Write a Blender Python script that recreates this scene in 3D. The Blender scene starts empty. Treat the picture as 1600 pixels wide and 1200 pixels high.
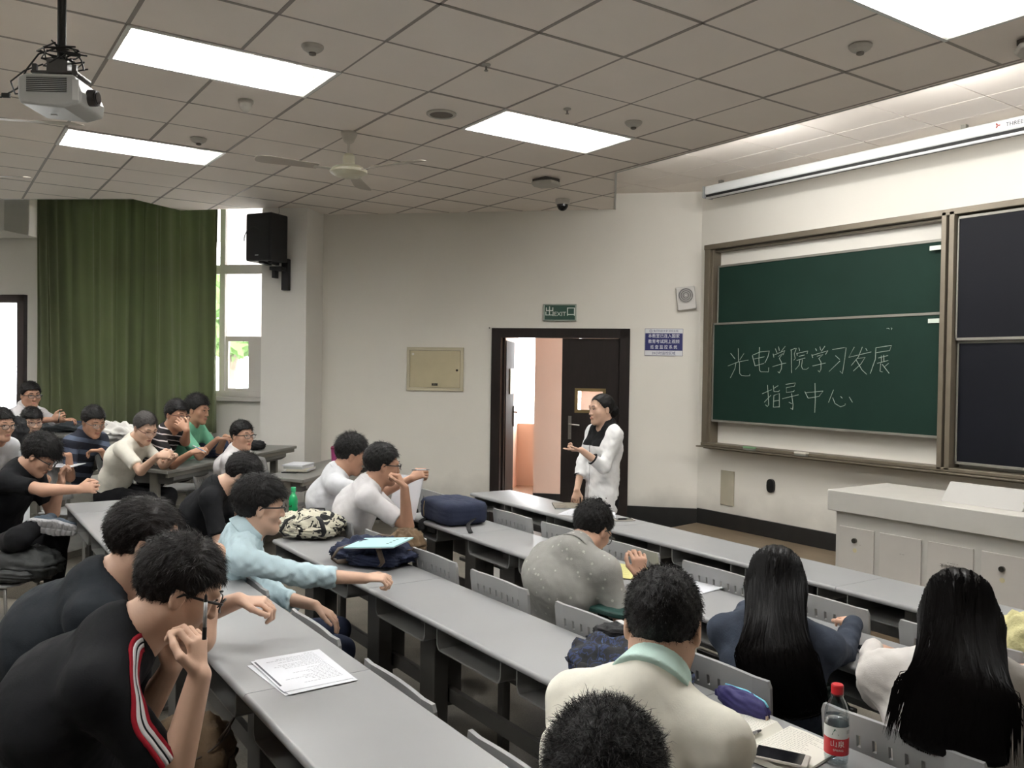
import bpy, bmesh, math, random
import numpy as np
from mathutils import Vector, Matrix, Quaternion
from mathutils.bvhtree import BVHTree
random.seed(7); RNG=np.random.default_rng(7)
D=bpy.data; SC=bpy.context.scene; COL=SC.collection
# ---------------------------------------------------------------- camera
cam=D.objects.new('camera',D.cameras.new('camera')); COL.objects.link(cam); SC.camera=cam
cam.data.sensor_width=36; cam.data.sensor_fit='HORIZONTAL'; cam.data.lens=36*1338.34/1600
cam.data.clip_start=.05; cam.data.clip_end=200
cam.location=(4.8975,-.8755,1.76)
_y,_p,_r=[math.radians(a) for a in (55.5385,-.9169,.8513)]
_F=Vector((-math.sin(_y)*math.cos(_p),math.cos(_y)*math.cos(_p),math.sin(_p)))
_R=Vector((math.cos(_y),math.sin(_y),0)); _U=_R.cross(_F)
_R2=_R*math.cos(_r)+_U*math.sin(_r); _U2=_U*math.cos(_r)-_R*math.sin(_r)
cam.rotation_euler=Matrix((_R2,_U2,-_F)).transposed().to_euler()
# ---------------------------------------------------------------- world, exposure
SC.view_settings.view_transform='Standard'; SC.view_settings.look='None'
SC.view_settings.exposure=1.76; SC.view_settings.gamma=1.0; SC.view_settings.use_curve_mapping=False
W=D.worlds.new('world'); SC.world=W; W.use_nodes=True
_bg=W.node_tree.nodes['Background']; _bg.inputs[0].default_value=(.93,.97,1,1); _bg.inputs[1].default_value=6.0
LAMP=9.5          # troffer tube strength
COVE=13.0
SC.cycles.use_denoising=True
SC.cycles.max_bounces=8; SC.cycles.diffuse_bounces=6; SC.cycles.glossy_bounces=3; SC.cycles.transmission_bounces=6; SC.cycles.transparent_max_bounces=8
SC.cycles.sample_clamp_indirect=4.0

# asymmetric board lights: tubes in reflectors on the hidden side of the low ceiling edge, aimed at the board
for _x in (.35,1.95,3.55,5.15):
    _l=D.lights.new('board_light','AREA'); _l.shape='RECTANGLE'; _l.size=1.5; _l.size_y=.10; _l.energy=9.5; _l.color=(1,.985,.96)
    _o=D.objects.new('board_light',_l); COL.objects.link(_o); _o.location=(_x,4.40,3.635); _o.rotation_euler=Vector((0,1.0,-.55)).to_track_quat('-Z','X').to_euler()
# ---------------------------------------------------------------- helpers
def lin(c): 
    return tuple((x/12.92 if x<=.04045 else ((x+.055)/1.055)**2.4) for x in c)
def srgb(r,g,b): return lin((r/255,g/255,b/255))
_M={}
def mat(name,c,rough=.6,metal=0.,var=.0,scale=8.,bump=0.,bscale=60.,spec=.5,emit=0.,alpha=1.,trans=0.,sheen=0.,coat=0.,stretch=None):
    if name in _M: return _M[name]
    m=D.materials.new(name); m.use_nodes=True; nt=m.node_tree; N=nt.nodes; L=nt.links
    b=N['Principled BSDF']; col=(*c,1)
    b.inputs['Base Color'].default_value=col; b.inputs['Roughness'].default_value=rough; b.inputs['Metallic'].default_value=metal
    b.inputs['Specular IOR Level'].default_value=spec
    if coat: b.inputs['Coat Weight'].default_value=coat
    if sheen: b.inputs['Sheen Weight'].default_value=sheen
    if trans: b.inputs['Transmission Weight'].default_value=trans; b.inputs['IOR'].default_value=1.33
    if emit: b.inputs['Emission Color'].default_value=col; b.inputs['Emission Strength'].default_value=emit
    if alpha<1: b.inputs['Alpha'].default_value=alpha
    if var or bump:
        tc=N.new('ShaderNodeTexCoord'); src=tc.outputs['Object']
        if stretch:
            mp=N.new('ShaderNodeMapping'); mp.inputs['Scale'].default_value=stretch; L.new(src,mp.inputs['Vector']); src=mp.outputs['Vector']
    if var:
        n=N.new('ShaderNodeTexNoise'); n.inputs['Scale'].default_value=scale; n.inputs['Detail'].default_value=5; L.new(src,n.inputs['Vector'])
        r=N.new('ShaderNodeMapRange'); r.inputs['From Min'].default_value=.3; r.inputs['From Max'].default_value=.7; r.inputs['To Min'].default_value=1-var; r.inputs['To Max'].default_value=1+var
        L.new(n.outputs['Fac'],r.inputs['Value'])
        x=N.new('ShaderNodeVectorMath'); x.operation='SCALE'; x.inputs[0].default_value=c; L.new(r.outputs['Result'],x.inputs['Scale']); L.new(x.outputs['Vector'],b.inputs['Base Color'])
    if bump:
        n=N.new('ShaderNodeTexNoise'); n.inputs['Scale'].default_value=bscale; n.inputs['Detail'].default_value=3; L.new(src,n.inputs['Vector'])
        u=N.new('ShaderNodeBump'); u.inputs['Strength'].default_value=bump; u.inputs['Distance'].default_value=.01; L.new(n.outputs['Fac'],u.inputs['Height']); L.new(u.outputs['Normal'],b.inputs['Normal'])
    _M[name]=m; return m
def nodes_of(m): return m.node_tree.nodes,m.node_tree.links,m.node_tree.nodes['Principled BSDF']
def tag(o,label=None,cat=None,group=None,kind=None):
    if label: o['label']=label
    if cat: o['category']=cat
    if group: o['group']=group
    if kind: o['kind']=kind
    return o
def empty(name,loc=(0,0,0),rz=0.,label=None,cat=None,group=None,rot=None):
    o=D.objects.new(name,None); COL.objects.link(o); o.location=loc; o.rotation_euler=rot if rot else (0,0,rz); o.empty_display_size=.1
    tag(o,label,cat,group); return o
def link(name,me,m=None,parent=None,loc=None,rot=None,smooth=False):
    o=D.objects.new(name,me); COL.objects.link(o)
    if m is not None and not me.materials:
        for q in (m if isinstance(m,(list,tuple)) else [m]): me.materials.append(q)
    if parent: o.parent=parent
    if loc is not None: o.location=loc
    if rot is not None: o.rotation_euler=rot
    if smooth: me.polygons.foreach_set('use_smooth',[True]*len(me.polygons))
    return o
class MB:
    """collects shapes into one mesh"""
    def __init__(s): s.v=[]; s.f=[]; s.mi=[]; s.m=0
    def add(s,vs,fs):
        n=len(s.v); s.v+= [tuple(v) for v in vs]; s.f+=[tuple(i+n for i in f) for f in fs]; s.mi+=[s.m]*len(fs); return s
    def box(s,c,size,rot=None,R=None):
        x,y,z=[k/2 for k in size]; vs=[Vector((a*x,b*y,d*z)) for a in(-1,1) for b in(-1,1) for d in(-1,1)]
        if rot is not None: R=Matrix.Rotation(rot,3,'Z')
        if R is not None: vs=[R@v for v in vs]
        vs=[v+Vector(c) for v in vs]
        return s.add(vs,[(0,1,3,2),(4,6,7,5),(0,4,5,1),(2,3,7,6),(0,2,6,4),(1,5,7,3)])
    def lohi(s,a,b): return s.box([(p+q)/2 for p,q in zip(a,b)],[abs(q-p) for p,q in zip(a,b)])
    def prism(s,pts,z0,z1,axis='z',R=None,o=(0,0,0)):
        """extrude a 2D outline"""
        n=len(pts)
        def P(p,h):
            v={'z':(p[0],p[1],h),'x':(h,p[0],p[1]),'y':(p[0],h,p[1])}[axis]
            v=Vector(v); v=R@v if R is not None else v; return v+Vector(o)
        vs=[P(p,z0) for p in pts]+[P(p,z1) for p in pts]
        return s.add(vs,[tuple(range(n-1,-1,-1)),tuple(range(n,2*n))]+[(i,(i+1)%n,(i+1)%n+n,i+n) for i in range(n)])
    def tube(s,pts,r,n=8,close=False,flat=None):
        pts=[Vector(p) for p in pts]; rs=r if isinstance(r,(list,tuple)) else [r]*len(pts)
        rings=[]; up=None; m=len(pts)
        for i,p in enumerate(pts):
            if close: t=pts[(i+1)%m]-pts[i-1]
            else: t=(pts[min(i+1,m-1)]-pts[max(i-1,0)])
            if t.length<1e-9: t=Vector((0,0,1))
            t.normalize()
            if up is None: up=t.orthogonal().normalized() if abs(t.z)>.9 else (Vector((0,0,1))-t*t.z).normalized()
            else:
                up=up-t*up.dot(t); up=up.normalized() if up.length>1e-6 else t.orthogonal().normalized()
            w=t.cross(up); fl=flat or 1.
            rings.append([p+(up*math.cos(a)*fl+w*math.sin(a))*rs[i] for a in [2*math.pi*k/n for k in range(n)]])
        vs=[v for g in rings for v in g]; fs=[]
        for i in range(m-1+(1 if close else 0)):
            a=i*n; b=((i+1)%m)*n
            fs+=[(a+k,a+(k+1)%n,b+(k+1)%n,b+k) for k in range(n)]
        if not close: fs+=[tuple(range(n-1,-1,-1)),tuple((m-1)*n+k for k in range(n))]
        return s.add(vs,fs)
    def cyl(s,c,r,h,n=20,axis='z',r2=None):
        c=Vector(c); d={'x':Vector((1,0,0)),'y':Vector((0,1,0)),'z':Vector((0,0,1))}[axis] if isinstance(axis,str) else Vector(axis).normalized()
        return s.tube([c-d*h/2,c+d*h/2],[r,r if r2 is None else r2],n)
    def lathe(s,prof,c=(0,0,0),n=24,R=None):
        c=Vector(c); vs=[]
        for r,z in prof:
            for k in range(n):
                a=2*math.pi*k/n; v=Vector((r*math.cos(a),r*math.sin(a),z)); vs.append((R@v if R is not None else v)+c)
        fs=[]
        for i in range(len(prof)-1):
            for k in range(n): fs.append((i*n+k,i*n+(k+1)%n,(i+1)*n+(k+1)%n,(i+1)*n+k))
        fs+=[tuple(range(n-1,-1,-1)),tuple((len(prof)-1)*n+k for k in range(n))]
        return s.add(vs,fs)
    def ell(s,c,r,R=None,n=14,m=8):
        c=Vector(c); vs=[];
        for i in range(1,m):
            t=math.pi*i/m
            for k in range(n):
                a=2*math.pi*k/n; v=Vector((r[0]*math.sin(t)*math.cos(a),r[1]*math.sin(t)*math.sin(a),r[2]*math.cos(t))); vs.append((R@v if R is not None else v)+c)
        top=Vector((0,0,r[2])); bot=-top
        if R is not None: top=R@top; bot=R@bot
        vs+= [top+c,bot+c]; q=len(vs); fs=[]
        for i in range(m-2):
            for k in range(n): fs.append((i*n+k,(i+1)*n+k,(i+1)*n+(k+1)%n,i*n+(k+1)%n))
        fs+=[(q-2,k,(k+1)%n) for k in range(n)]+[(q-1,(m-2)*n+(k+1)%n,(m-2)*n+k) for k in range(n)]
        return s.add(vs,fs)
    def mesh(s,name,bevel=0.,seg=2):
        me=D.meshes.new(name); me.from_pydata(s.v,[],s.f); me.polygons.foreach_set('material_index',s.mi); me.update()
        if bevel:
            bm=bmesh.new(); bm.from_mesh(me)
            es=[e for e in bm.edges if len(e.link_faces)==2 and e.calc_face_angle(0)>.6]
            bmesh.ops.bevel(bm,geom=es,offset=bevel,segments=seg,affect='EDGES',profile=.5,clamp_overlap=True)
            bm.to_mesh(me); bm.free()
        return me
    def build(s,name,m,parent=None,loc=None,rot=None,smooth=False,bevel=0.,seg=2,kind=None,label=None):
        o=link(name,s.mesh(name,bevel,seg),m,parent,loc,rot,smooth); tag(o,label,None,None,kind); return o
def auto_smooth(o,ang=.7):
    me=o.data; bm=bmesh.new(); bm.from_mesh(me)
    for f in bm.faces: f.smooth=True
    for e in bm.edges:
        if len(e.link_faces)==2 and e.calc_face_angle(0)>ang: e.smooth=False
    bm.to_mesh(me); bm.free(); return o
def dup(root,loc=None,rz=None,label=None,group=None,parent=None):
    c=root.copy(); COL.objects.link(c)
    if parent: c.parent=parent
    if loc is not None: c.location=loc
    if rz is not None: c.rotation_euler=(0,0,rz)
    if label: c['label']=label
    if group: c['group']=group
    for ch in list(root.children): dup(ch,parent=c)
    return c
DW=math.pi/4                    # direction of the door wall and of the wing aisles
def wing(p,q,z=0.):             # wing coordinates: p towards the door wall end of the board, q along the wing rows
    s=math.sqrt(.5); return (s*(p-q),s*(p+q),z)
# ================================================================ figures
def smin(a,b,k):
    if k<=0: return np.minimum(a,b)
    h=np.maximum(k-np.abs(a-b),0)/k; return np.minimum(a,b)-h*h*k*.25
class Field:
    def __init__(s): s.ops=[]
    def cap(s,a,b,ra,rb=None,k=.02,cut_a=False,cut_b=False,op='+',flat=None,lat=None):
        """rounded cone a->b; flat=(wa,wb) widens it along lat; cuts make open ends"""
        a=np.array(a,float); b=np.array(b,float); rb=ra if rb is None else rb
        s.ops.append(('c',a,b,ra,rb,k,cut_a,cut_b,op,flat,None if lat is None else np.array(lat,float))); return s
    def ell(s,c,r,k=.02,R=None,op='+'):
        s.ops.append(('e',np.array(c,float),np.array(r,float),k,R,op)); return s
    def half(s,p,n): s.ops.append(('h',np.array(p,float),np.array(n,float))); return s
    def fn(s,f): s.ops.append(('f',f)); return s
    def box(s):
        lo=np.full(3,9e9); hi=-lo
        for o in s.ops:
            if o[0]=='c' and o[8]=='+':
                w=max(o[3],o[4],*(o[9] or (0,)))
                lo=np.minimum(lo,np.minimum(o[1],o[2])-w); hi=np.maximum(hi,np.maximum(o[1],o[2])+w)
            if o[0]=='e' and o[5]=='+':
                w=max(o[2]) if o[4] is not None else o[2]; lo=np.minimum(lo,o[1]-w); hi=np.maximum(hi,o[1]+w)
        return lo,hi
    def evaluate(s,lo,hi,h):
        n=np.ceil((hi-lo)/h).astype(int)+1
        ax=[lo[i]+h*np.arange(n[i]) for i in range(3)]
        F=np.full(n,.06,np.float32)
        def sub(a,b,m):
            sl=[]
            for i in range(3):
                i0=max(0,int((a[i]-m-lo[i])/h)); i1=min(n[i],int((b[i]+m-lo[i])/h)+2)
                if i1<=i0: return None
                sl.append(slice(i0,i1))
            return tuple(sl)
        for o in s.ops:
            if o[0]=='c':
                _,a,b,ra,rb,k,ca,cb,op,flat,lat=o; w=max(ra,rb,*(flat or (0,)))
                sl=sub(np.minimum(a,b)-w,np.maximum(a,b)+w,.03+k)
                if sl is None: continue
                X=ax[0][sl[0]][:,None,None]-a[0]; Y=ax[1][sl[1]][None,:,None]-a[1]; Z=ax[2][sl[2]][None,None,:]-a[2]
                d=b-a; L2=float(d@d)+1e-12; L=math.sqrt(L2); tt=(X*d[0]+Y*d[1]+Z*d[2])/L2; t=np.clip(tt,0,1)
                if flat:
                    l=lat-d*(lat@d)/L2; l=l/np.linalg.norm(l)
                    qx,qy,qz=X-t*d[0],Y-t*d[1],Z-t*d[2]; wv=qx*l[0]+qy*l[1]+qz*l[2]
                    r=ra+(rb-ra)*t; W_=flat[0]+(flat[1]-flat[0])*t
                    rest=qx*qx+qy*qy+qz*qz-wv*wv; rho=np.sqrt(rest/(r*r)+wv*wv/(W_*W_))+1e-6
                    dd=(rho-1)*np.sqrt(rest+wv*wv+1e-9)/rho
                else: dd=np.sqrt((X-t*d[0])**2+(Y-t*d[1])**2+(Z-t*d[2])**2)-(ra+(rb-ra)*t)
                if ca: dd=np.maximum(dd,-tt*L)
                if cb: dd=np.maximum(dd,(tt-1)*L)
            elif o[0]=='e':
                _,c,r,k,R,op=o; w=max(r)*np.ones(3) if R is not None else r
                sl=sub(c-w,c+w,.03+k)
                if sl is None: continue
                X=ax[0][sl[0]][:,None,None]-c[0]; Y=ax[1][sl[1]][None,:,None]-c[1]; Z=ax[2][sl[2]][None,None,:]-c[2]
                if R is not None:
                    A=np.array(R); X,Y,Z=[A[0,i]*X+A[1,i]*Y+A[2,i]*Z for i in range(3)]
                k0=np.sqrt((X/r[0])**2+(Y/r[1])**2+(Z/r[2])**2)+1e-6; k1=np.sqrt((X/r[0]**2)**2+(Y/r[1]**2)**2+(Z/r[2]**2)**2)+1e-6
                dd=k0*(k0-1)/k1
            elif o[0]=='h':
                X=ax[0][:,None,None]-o[1][0]; Y=ax[1][None,:,None]-o[1][1]; Z=ax[2][None,None,:]-o[1][2]
                F=np.maximum(F,(X*o[2][0]+Y*o[2][1]+Z*o[2][2]).astype(np.float32)); continue
            else:
                F=o[1](ax[0][:,None,None],ax[1][None,:,None],ax[2][None,None,:],F).astype(np.float32); continue
            dd=dd.astype(np.float32); cur=F[sl]
            F[sl]=smin(cur,dd,k) if op=='+' else -smin(-cur,dd,k)
        return F,lo
    def surf(s,h,lo=None,hi=None):
        a,b=s.box()
        lo=a-3*h if lo is None else np.maximum(lo,a-3*h); hi=b+3*h if hi is None else np.minimum(hi,b+3*h)
        F,lo=s.evaluate(lo,hi,h)
        F[0]=F[-1]=.05; F[:,0]=F[:,-1]=.05; F[:,:,0]=F[:,:,-1]=.05
        return nets(F,lo,h)
def nets(F,lo,h):
    I=F<0; n=np.array(F.shape)
    c=np.zeros(n-1,np.int8); off=[(i,j,k) for i in(0,1) for j in(0,1) for k in(0,1)]
    for i,j,k in off: c+=I[i:n[0]-1+i,j:n[1]-1+j,k:n[2]-1+k]
    act=(c>0)&(c<8); ijk=np.argwhere(act)
    if len(ijk)==0: return np.zeros((0,3)),np.zeros((0,4),int)
    idx=np.full(act.shape,-1,np.int64); idx[act]=np.arange(len(ijk))
    V={o:F[ijk[:,0]+o[0],ijk[:,1]+o[1],ijk[:,2]+o[2]] for o in off}
    P=np.zeros((len(ijk),3)); cnt=np.zeros(len(ijk))
    for o in off:
        for a in range(3):
            if o[a]==0:
                p=list(o); p[a]=1; p=tuple(p); f0,f1=V[o],V[p]; m=(f0<0)!=(f1<0)
                t=np.where(m,f0/(f0-f1+1e-12),0); q=np.array(o,float)[None,:].repeat(len(ijk),0); q[:,a]+=t
                P[m]+=q[m]; cnt[m]+=1
    P=lo+h*(ijk+P/cnt[:,None]); Q=[]
    for a in range(3):
        b,c2=(a+1)%3,(a+2)%3
        s0=[slice(1,-1)]*3; s1=[slice(1,-1)]*3; s0[a]=slice(0,-1); s1[a]=slice(1,None)
        A,B=I[tuple(s0)],I[tuple(s1)]
        for flip,m in ((0,A&~B),(1,~A&B)):
            e=np.argwhere(m)
            if not len(e): continue
            o=np.array([1,1,1]); o[a]=0; e=e+o
            def at(db,dc):
                g=e.copy(); g[:,b]-=db; g[:,c2]-=dc; return idx[g[:,0],g[:,1],g[:,2]]
            q=np.stack([at(1,1),at(0,1),at(0,0),at(1,0)],1)
            if flip: q=q[:,::-1]
            Q.append(q)
    Q=np.concatenate(Q); Q=Q[(Q>=0).all(1)]
    return P,Q
def np_mesh(name,V,Q,smooth=True):
    me=D.meshes.new(name); me.vertices.add(len(V)); me.vertices.foreach_set('co',np.asarray(V,np.float32).ravel())
    k=Q.shape[1] if len(Q) else 4
    me.loops.add(Q.size); me.loops.foreach_set('vertex_index',Q.ravel().astype(np.int32))
    me.polygons.add(len(Q)); me.polygons.foreach_set('loop_start',np.arange(0,Q.size,k,dtype=np.int32))
    me.polygons.foreach_set('use_smooth',np.full(len(Q),smooth)); me.update(calc_edges=True); me.validate(); return me
def A3(v): return np.array(v,float)
def nrm(v): v=A3(v); return v/(np.linalg.norm(v)+1e-12)
def wav(X,Y,Z,s,ph=0.):      # cheap organic wobble
    return np.sin(X*s*1.0+Y*s*.6+ph)*np.cos(Z*s*1.1-X*s*.5+1.7*ph)+.5*np.sin(Y*s*2.1+Z*s*1.6+ph*.7)*np.cos(X*s*1.9-Z*s*.8)
def head_frame(yaw,pitch,roll=0.):
    y,p,r=[math.radians(a) for a in(yaw,pitch,roll)]
    f=A3([math.cos(y)*math.cos(p),math.sin(y)*math.cos(p),-math.sin(p)]); x=A3([math.sin(y),-math.cos(y),0]); u=np.cross(x,f)
    x2=x*math.cos(r)+u*math.sin(r); u2=u*math.cos(r)-x*math.sin(r)
    return np.stack([x2,f,u2],1)      # columns: right, forward, up
def add_head(F,H,R,s=1.,female=False,fat=1.):
    T=lambda x,y,z: H+R@(A3([x,y,z])*s)
    E=lambda c,r,k,op='+',Rr=None: F.ell(T(*c),A3(r)*s,k*s,R if Rr is None else R@Rr,op)
    Cp=lambda a,b,r,r2,k,op='+': F.cap(T(*a),T(*b),r*s,r2*s,k*s,op=op)
    E((0,-.014,.034),(.075,.096,.084),.0)
    E((0,.022,-.03),(.060*fat,.066,.086),.03)
    for q in(-1,1):
        Cp((q*.05*fat,-.012,-.05),(q*.018,.058,-.098),.020,.017,.03)
        E((q*.043*fat,.052,-.022),(.024,.022,.024),.03)
        E((q*.030,.099,.008),(.018,.013,.0095),.012,'-')
        E((q*.013,.097,-.036),(.008,.009,.007),.006)
        E((q*.078,-.012,-.004),(.0085,.019,.032),.006,'+')
        E((q*.088,-.006,.0),(.006,.010,.017),.006,'-')
    Cp((0,.066,-.1),(0,.066,-.1),.019,.019,.03)
    Cp((-.042,.078,.024),(.042,.078,.024),.012,.012,.015)
    Cp((0,.088,.012),(0,.102,-.031),.0070,.0108,.012)
    Cp((-.017,.089,-.061),(.017,.089,-.061),.0058,.0058,.006)
    Cp((-.014,.088,-.071),(.014,.088,-.071),.0066,.0066,.006)
    Cp((0,-.022,-.05),(0,-.035,-.13),(.048 if female else .056),(.046 if female else .056),.03)
def ik(S,Wp,a,b,hint):
    d=Wp-S; L=np.linalg.norm(d); mx=(a+b)*.995
    if L>mx: Wp=S+d/L*mx; d=Wp-S; L=mx
    x=(a*a-b*b+L*L)/(2*L); hgt=math.sqrt(max(a*a-x*x,0)); u=d/L; h=A3(hint)-u*(A3(hint)@u); h=nrm(h)
    return S+u*x+h*hgt,Wp
def add_hand(F,Wp,fd,pn,side,curl=.5,s=1.,spread=.1,thumb=.5,point=False):
    """fd finger direction, pn palm normal (palm faces that way); side +1 right, -1 left"""
    fd=nrm(fd); pn=nrm(A3(pn)-fd*(A3(pn)@fd)); sd=np.cross(fd,pn)*side   # towards the thumb
    P=Wp+fd*.05*s
    F.cap(Wp+fd*.008,Wp+fd*.078*s,.014*s,.0125*s,.012,flat=(.026*s,.038*s),lat=sd)
    tips=[]
    for i,(o,l) in enumerate(((.030,.072),(.010,.080),(-.011,.074),(-.030,.058))):
        b=Wp+(fd*(.084-.004*abs(i-1))+sd*o)*s; d=nrm(fd+sd*spread*(1.2-i*.8)); c=curl if not(point and i==0) else .05
        c=c*(1+.08*i); r=(.0088,.009,.0086,.0076)[i]*s
        for j,(fr,an) in enumerate(((.45,.55),(.32,.9),(.23,.7))):
            ang=c*an*1.5; d2=nrm(d*math.cos(ang)+pn*math.sin(ang)); pn2=nrm(pn*math.cos(ang)-d*math.sin(ang))
            e=b+d2*l*fr*s*1.08; F.cap(b,e,r*(1-.06*j),r*(.94-.06*j),.004); b=e; d=d2
            if j==0: pk=pn; pn_=pn2
            pn_=pn2; 
            pn,pn_s=pn_,pn
            if j==0: first=pn_s
        pn=first; tips.append(b)
    b=Wp+(fd*.022+sd*.026)*s; d=nrm(fd*.75+sd*.62+pn*.25*thumb); e=b+d*.042*s; F.cap(b,e,.0125*s,.0105*s,.012)
    d2=nrm(fd*.85+sd*(.45-.6*thumb)+pn*.55*thumb); e2=e+d2*.032*s; F.cap(e,e2,.0105*s,.009*s,.006)
    d3=nrm(fd*.9+sd*(.2-.7*thumb)+pn*.6*thumb); F.cap(e2,e2+d3*.024*s,.0092*s,.0078*s,.005); tips.append(e2+d3*.024*s)
    return tips
SKIN=mat('skin',srgb(192,152,130),.5,var=.05,scale=14,bump=.05,bscale=150,spec=.35)
SKIN_PALE=mat('skin_pale',srgb(204,168,146),.5,var=.05,scale=14,bump=.05,bscale=150,spec=.35)
SKIN_TAN=mat('skin_tan',srgb(174,133,110),.5,var=.05,scale=14,bump=.05,bscale=150,spec=.35)
HAIR=mat('hair_black',srgb(17,15,15),.5,spec=.28)
HAIR_BR=mat('hair_dark_brown',srgb(24,19,18),.5,spec=.28)
EYE=mat('eye_dark',srgb(28,20,18),.25); SCL=mat('eye_white',srgb(205,196,190),.35); LIP=mat('lips',srgb(160,98,88),.5)
FRAME=mat('glasses_black',srgb(22,20,20),.3); FRAME_R=mat('glasses_brown_red',srgb(84,40,36),.35); FRAME_M=mat('glasses_metal',srgb(120,116,112),.3,metal=.9)
def lens_mat():
    m=mat('lens_glass',(.9,.95,.95),.03,alpha=.16); return m
LENS=lens_mat(); HAIR_L=mat('hair_long_black',srgb(12,10,10),.36,spec=.08)
def cloth(name,c,rough=.85,var=.04,scale=30,**k):
    if name in _M: return _M[name]
    wr=k.pop('wr',.55); m=mat(name,c,rough,var=var,scale=scale,bump=k.pop('bump',.12),bscale=k.pop('bscale',260),spec=.2,**k); N,L,b=nodes_of(m)   # weave plus soft creases
    tc=N.new('ShaderNodeTexCoord'); n=N.new('ShaderNodeTexNoise'); n.inputs['Scale'].default_value=8; n.inputs['Detail'].default_value=1.5; n.inputs['Distortion'].default_value=.5; L.new(tc.outputs['Object'],n.inputs['Vector'])
    u=N.new('ShaderNodeBump'); u.inputs['Strength'].default_value=wr; u.inputs['Distance'].default_value=.03; L.new(n.outputs['Fac'],u.inputs['Height']); p=[l.from_socket for l in b.inputs['Normal'].links]
    if p: L.new(p[0],u.inputs['Normal'])
    L.new(u.outputs['Normal'],b.inputs['Normal']); return m
def face_parts(root,T,R,s,brow_m,female=False,closed=False):
    e=MB(); RM=Matrix(R.tolist())
    for q in(-1,1):
        e=MB(); e.m=1; e.ell(T(q*.030,.0835,.006),[a*s for a in(.0118,.0060,.0042 if not closed else .002)],RM,10,6)
        e.m=0; e.ell(T(q*.030,.0872,.006),[a*s for a in(.0058,.0038,.0044 if not closed else .0015)],RM,10,6)
        e.tube([T(q*.015,.087,.0070),T(q*.024,.0930,.0105 if not closed else .006),T(q*.034,.0915,.0105 if not closed else .005),T(q*.044,.083,.0075)],[.001*s,.0016*s,.0016*s,.001*s],5)
        e.build('eye',[EYE,SCL],root,smooth=True)
    for q in(-1,1):
        b=MB(); b.tube([T(q*.013,.0955,.029),T(q*.026,.0955,.034),T(q*.040,.087,.034),T(q*.050,.076,.029)],[.0020*s,.0030*s,.0026*s,.0010*s],6); b.build('eyebrow',brow_m,root,smooth=True)
    l=MB(); l.tube([T(-.022,.0885,-.0655),T(-.011,.0940,-.0622),T(0,.0955,-.0632),T(.011,.0940,-.0622),T(.022,.0885,-.0655)],[.0008*s,.0028*s,.0032*s,.0028*s,.0008*s],6)
    l.tube([T(-.021,.0885,-.0665),T(-.010,.0940,-.0705),T(0,.0955,-.0715),T(.010,.0940,-.0705),T(.021,.0885,-.0665)],[.0008*s,.0030*s,.0038*s,.0030*s,.0008*s],6)
    l.build('lips',LIP,root,smooth=True)
def make_glasses(root,T,R,s,fm,half=False,r=.0016):
    g=MB(); ln=MB(); w,hh=.0245,.0175
    for q in(-1,1):
        pts=[]
        for k in range(16):
            a=2*math.pi*k/16; cx=abs(math.cos(a))**.7*math.copysign(1,math.cos(a)); cz=abs(math.sin(a))**.75*math.copysign(1,math.sin(a))
            x=q*.031+cx*w; pts.append(T(x,.112-1.2*max(abs(x)-.02,0)**2*9,.001+cz*hh))
        if half: g.tube([p for k,p in enumerate(pts) if k<9],r*s,6); g.tube(pts,r*.45*s,5,close=True)
        else: g.tube(pts,r*s,6,close=True)
        n=len(pts); ln.add(pts,[tuple(range(n))])
        g.tube([T(q*.0555,.102,.008),T(q*.072,.094,.010),T(q*.0775,.06,.008),T(q*.084,-.002,.008),T(q*.083,-.022,-.008)],[r*1.1*s,r*1.2*s,r*1.1*s,r*s,r*.8*s],6,flat=1.6)
    g.tube([T(-.008,.113,.006),T(0,.117,.009),T(.008,.113,.006)],r*s,6)
    o=g.build('glasses',fm,root,smooth=True); ln.build('lens',LENS,o); return o
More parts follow.
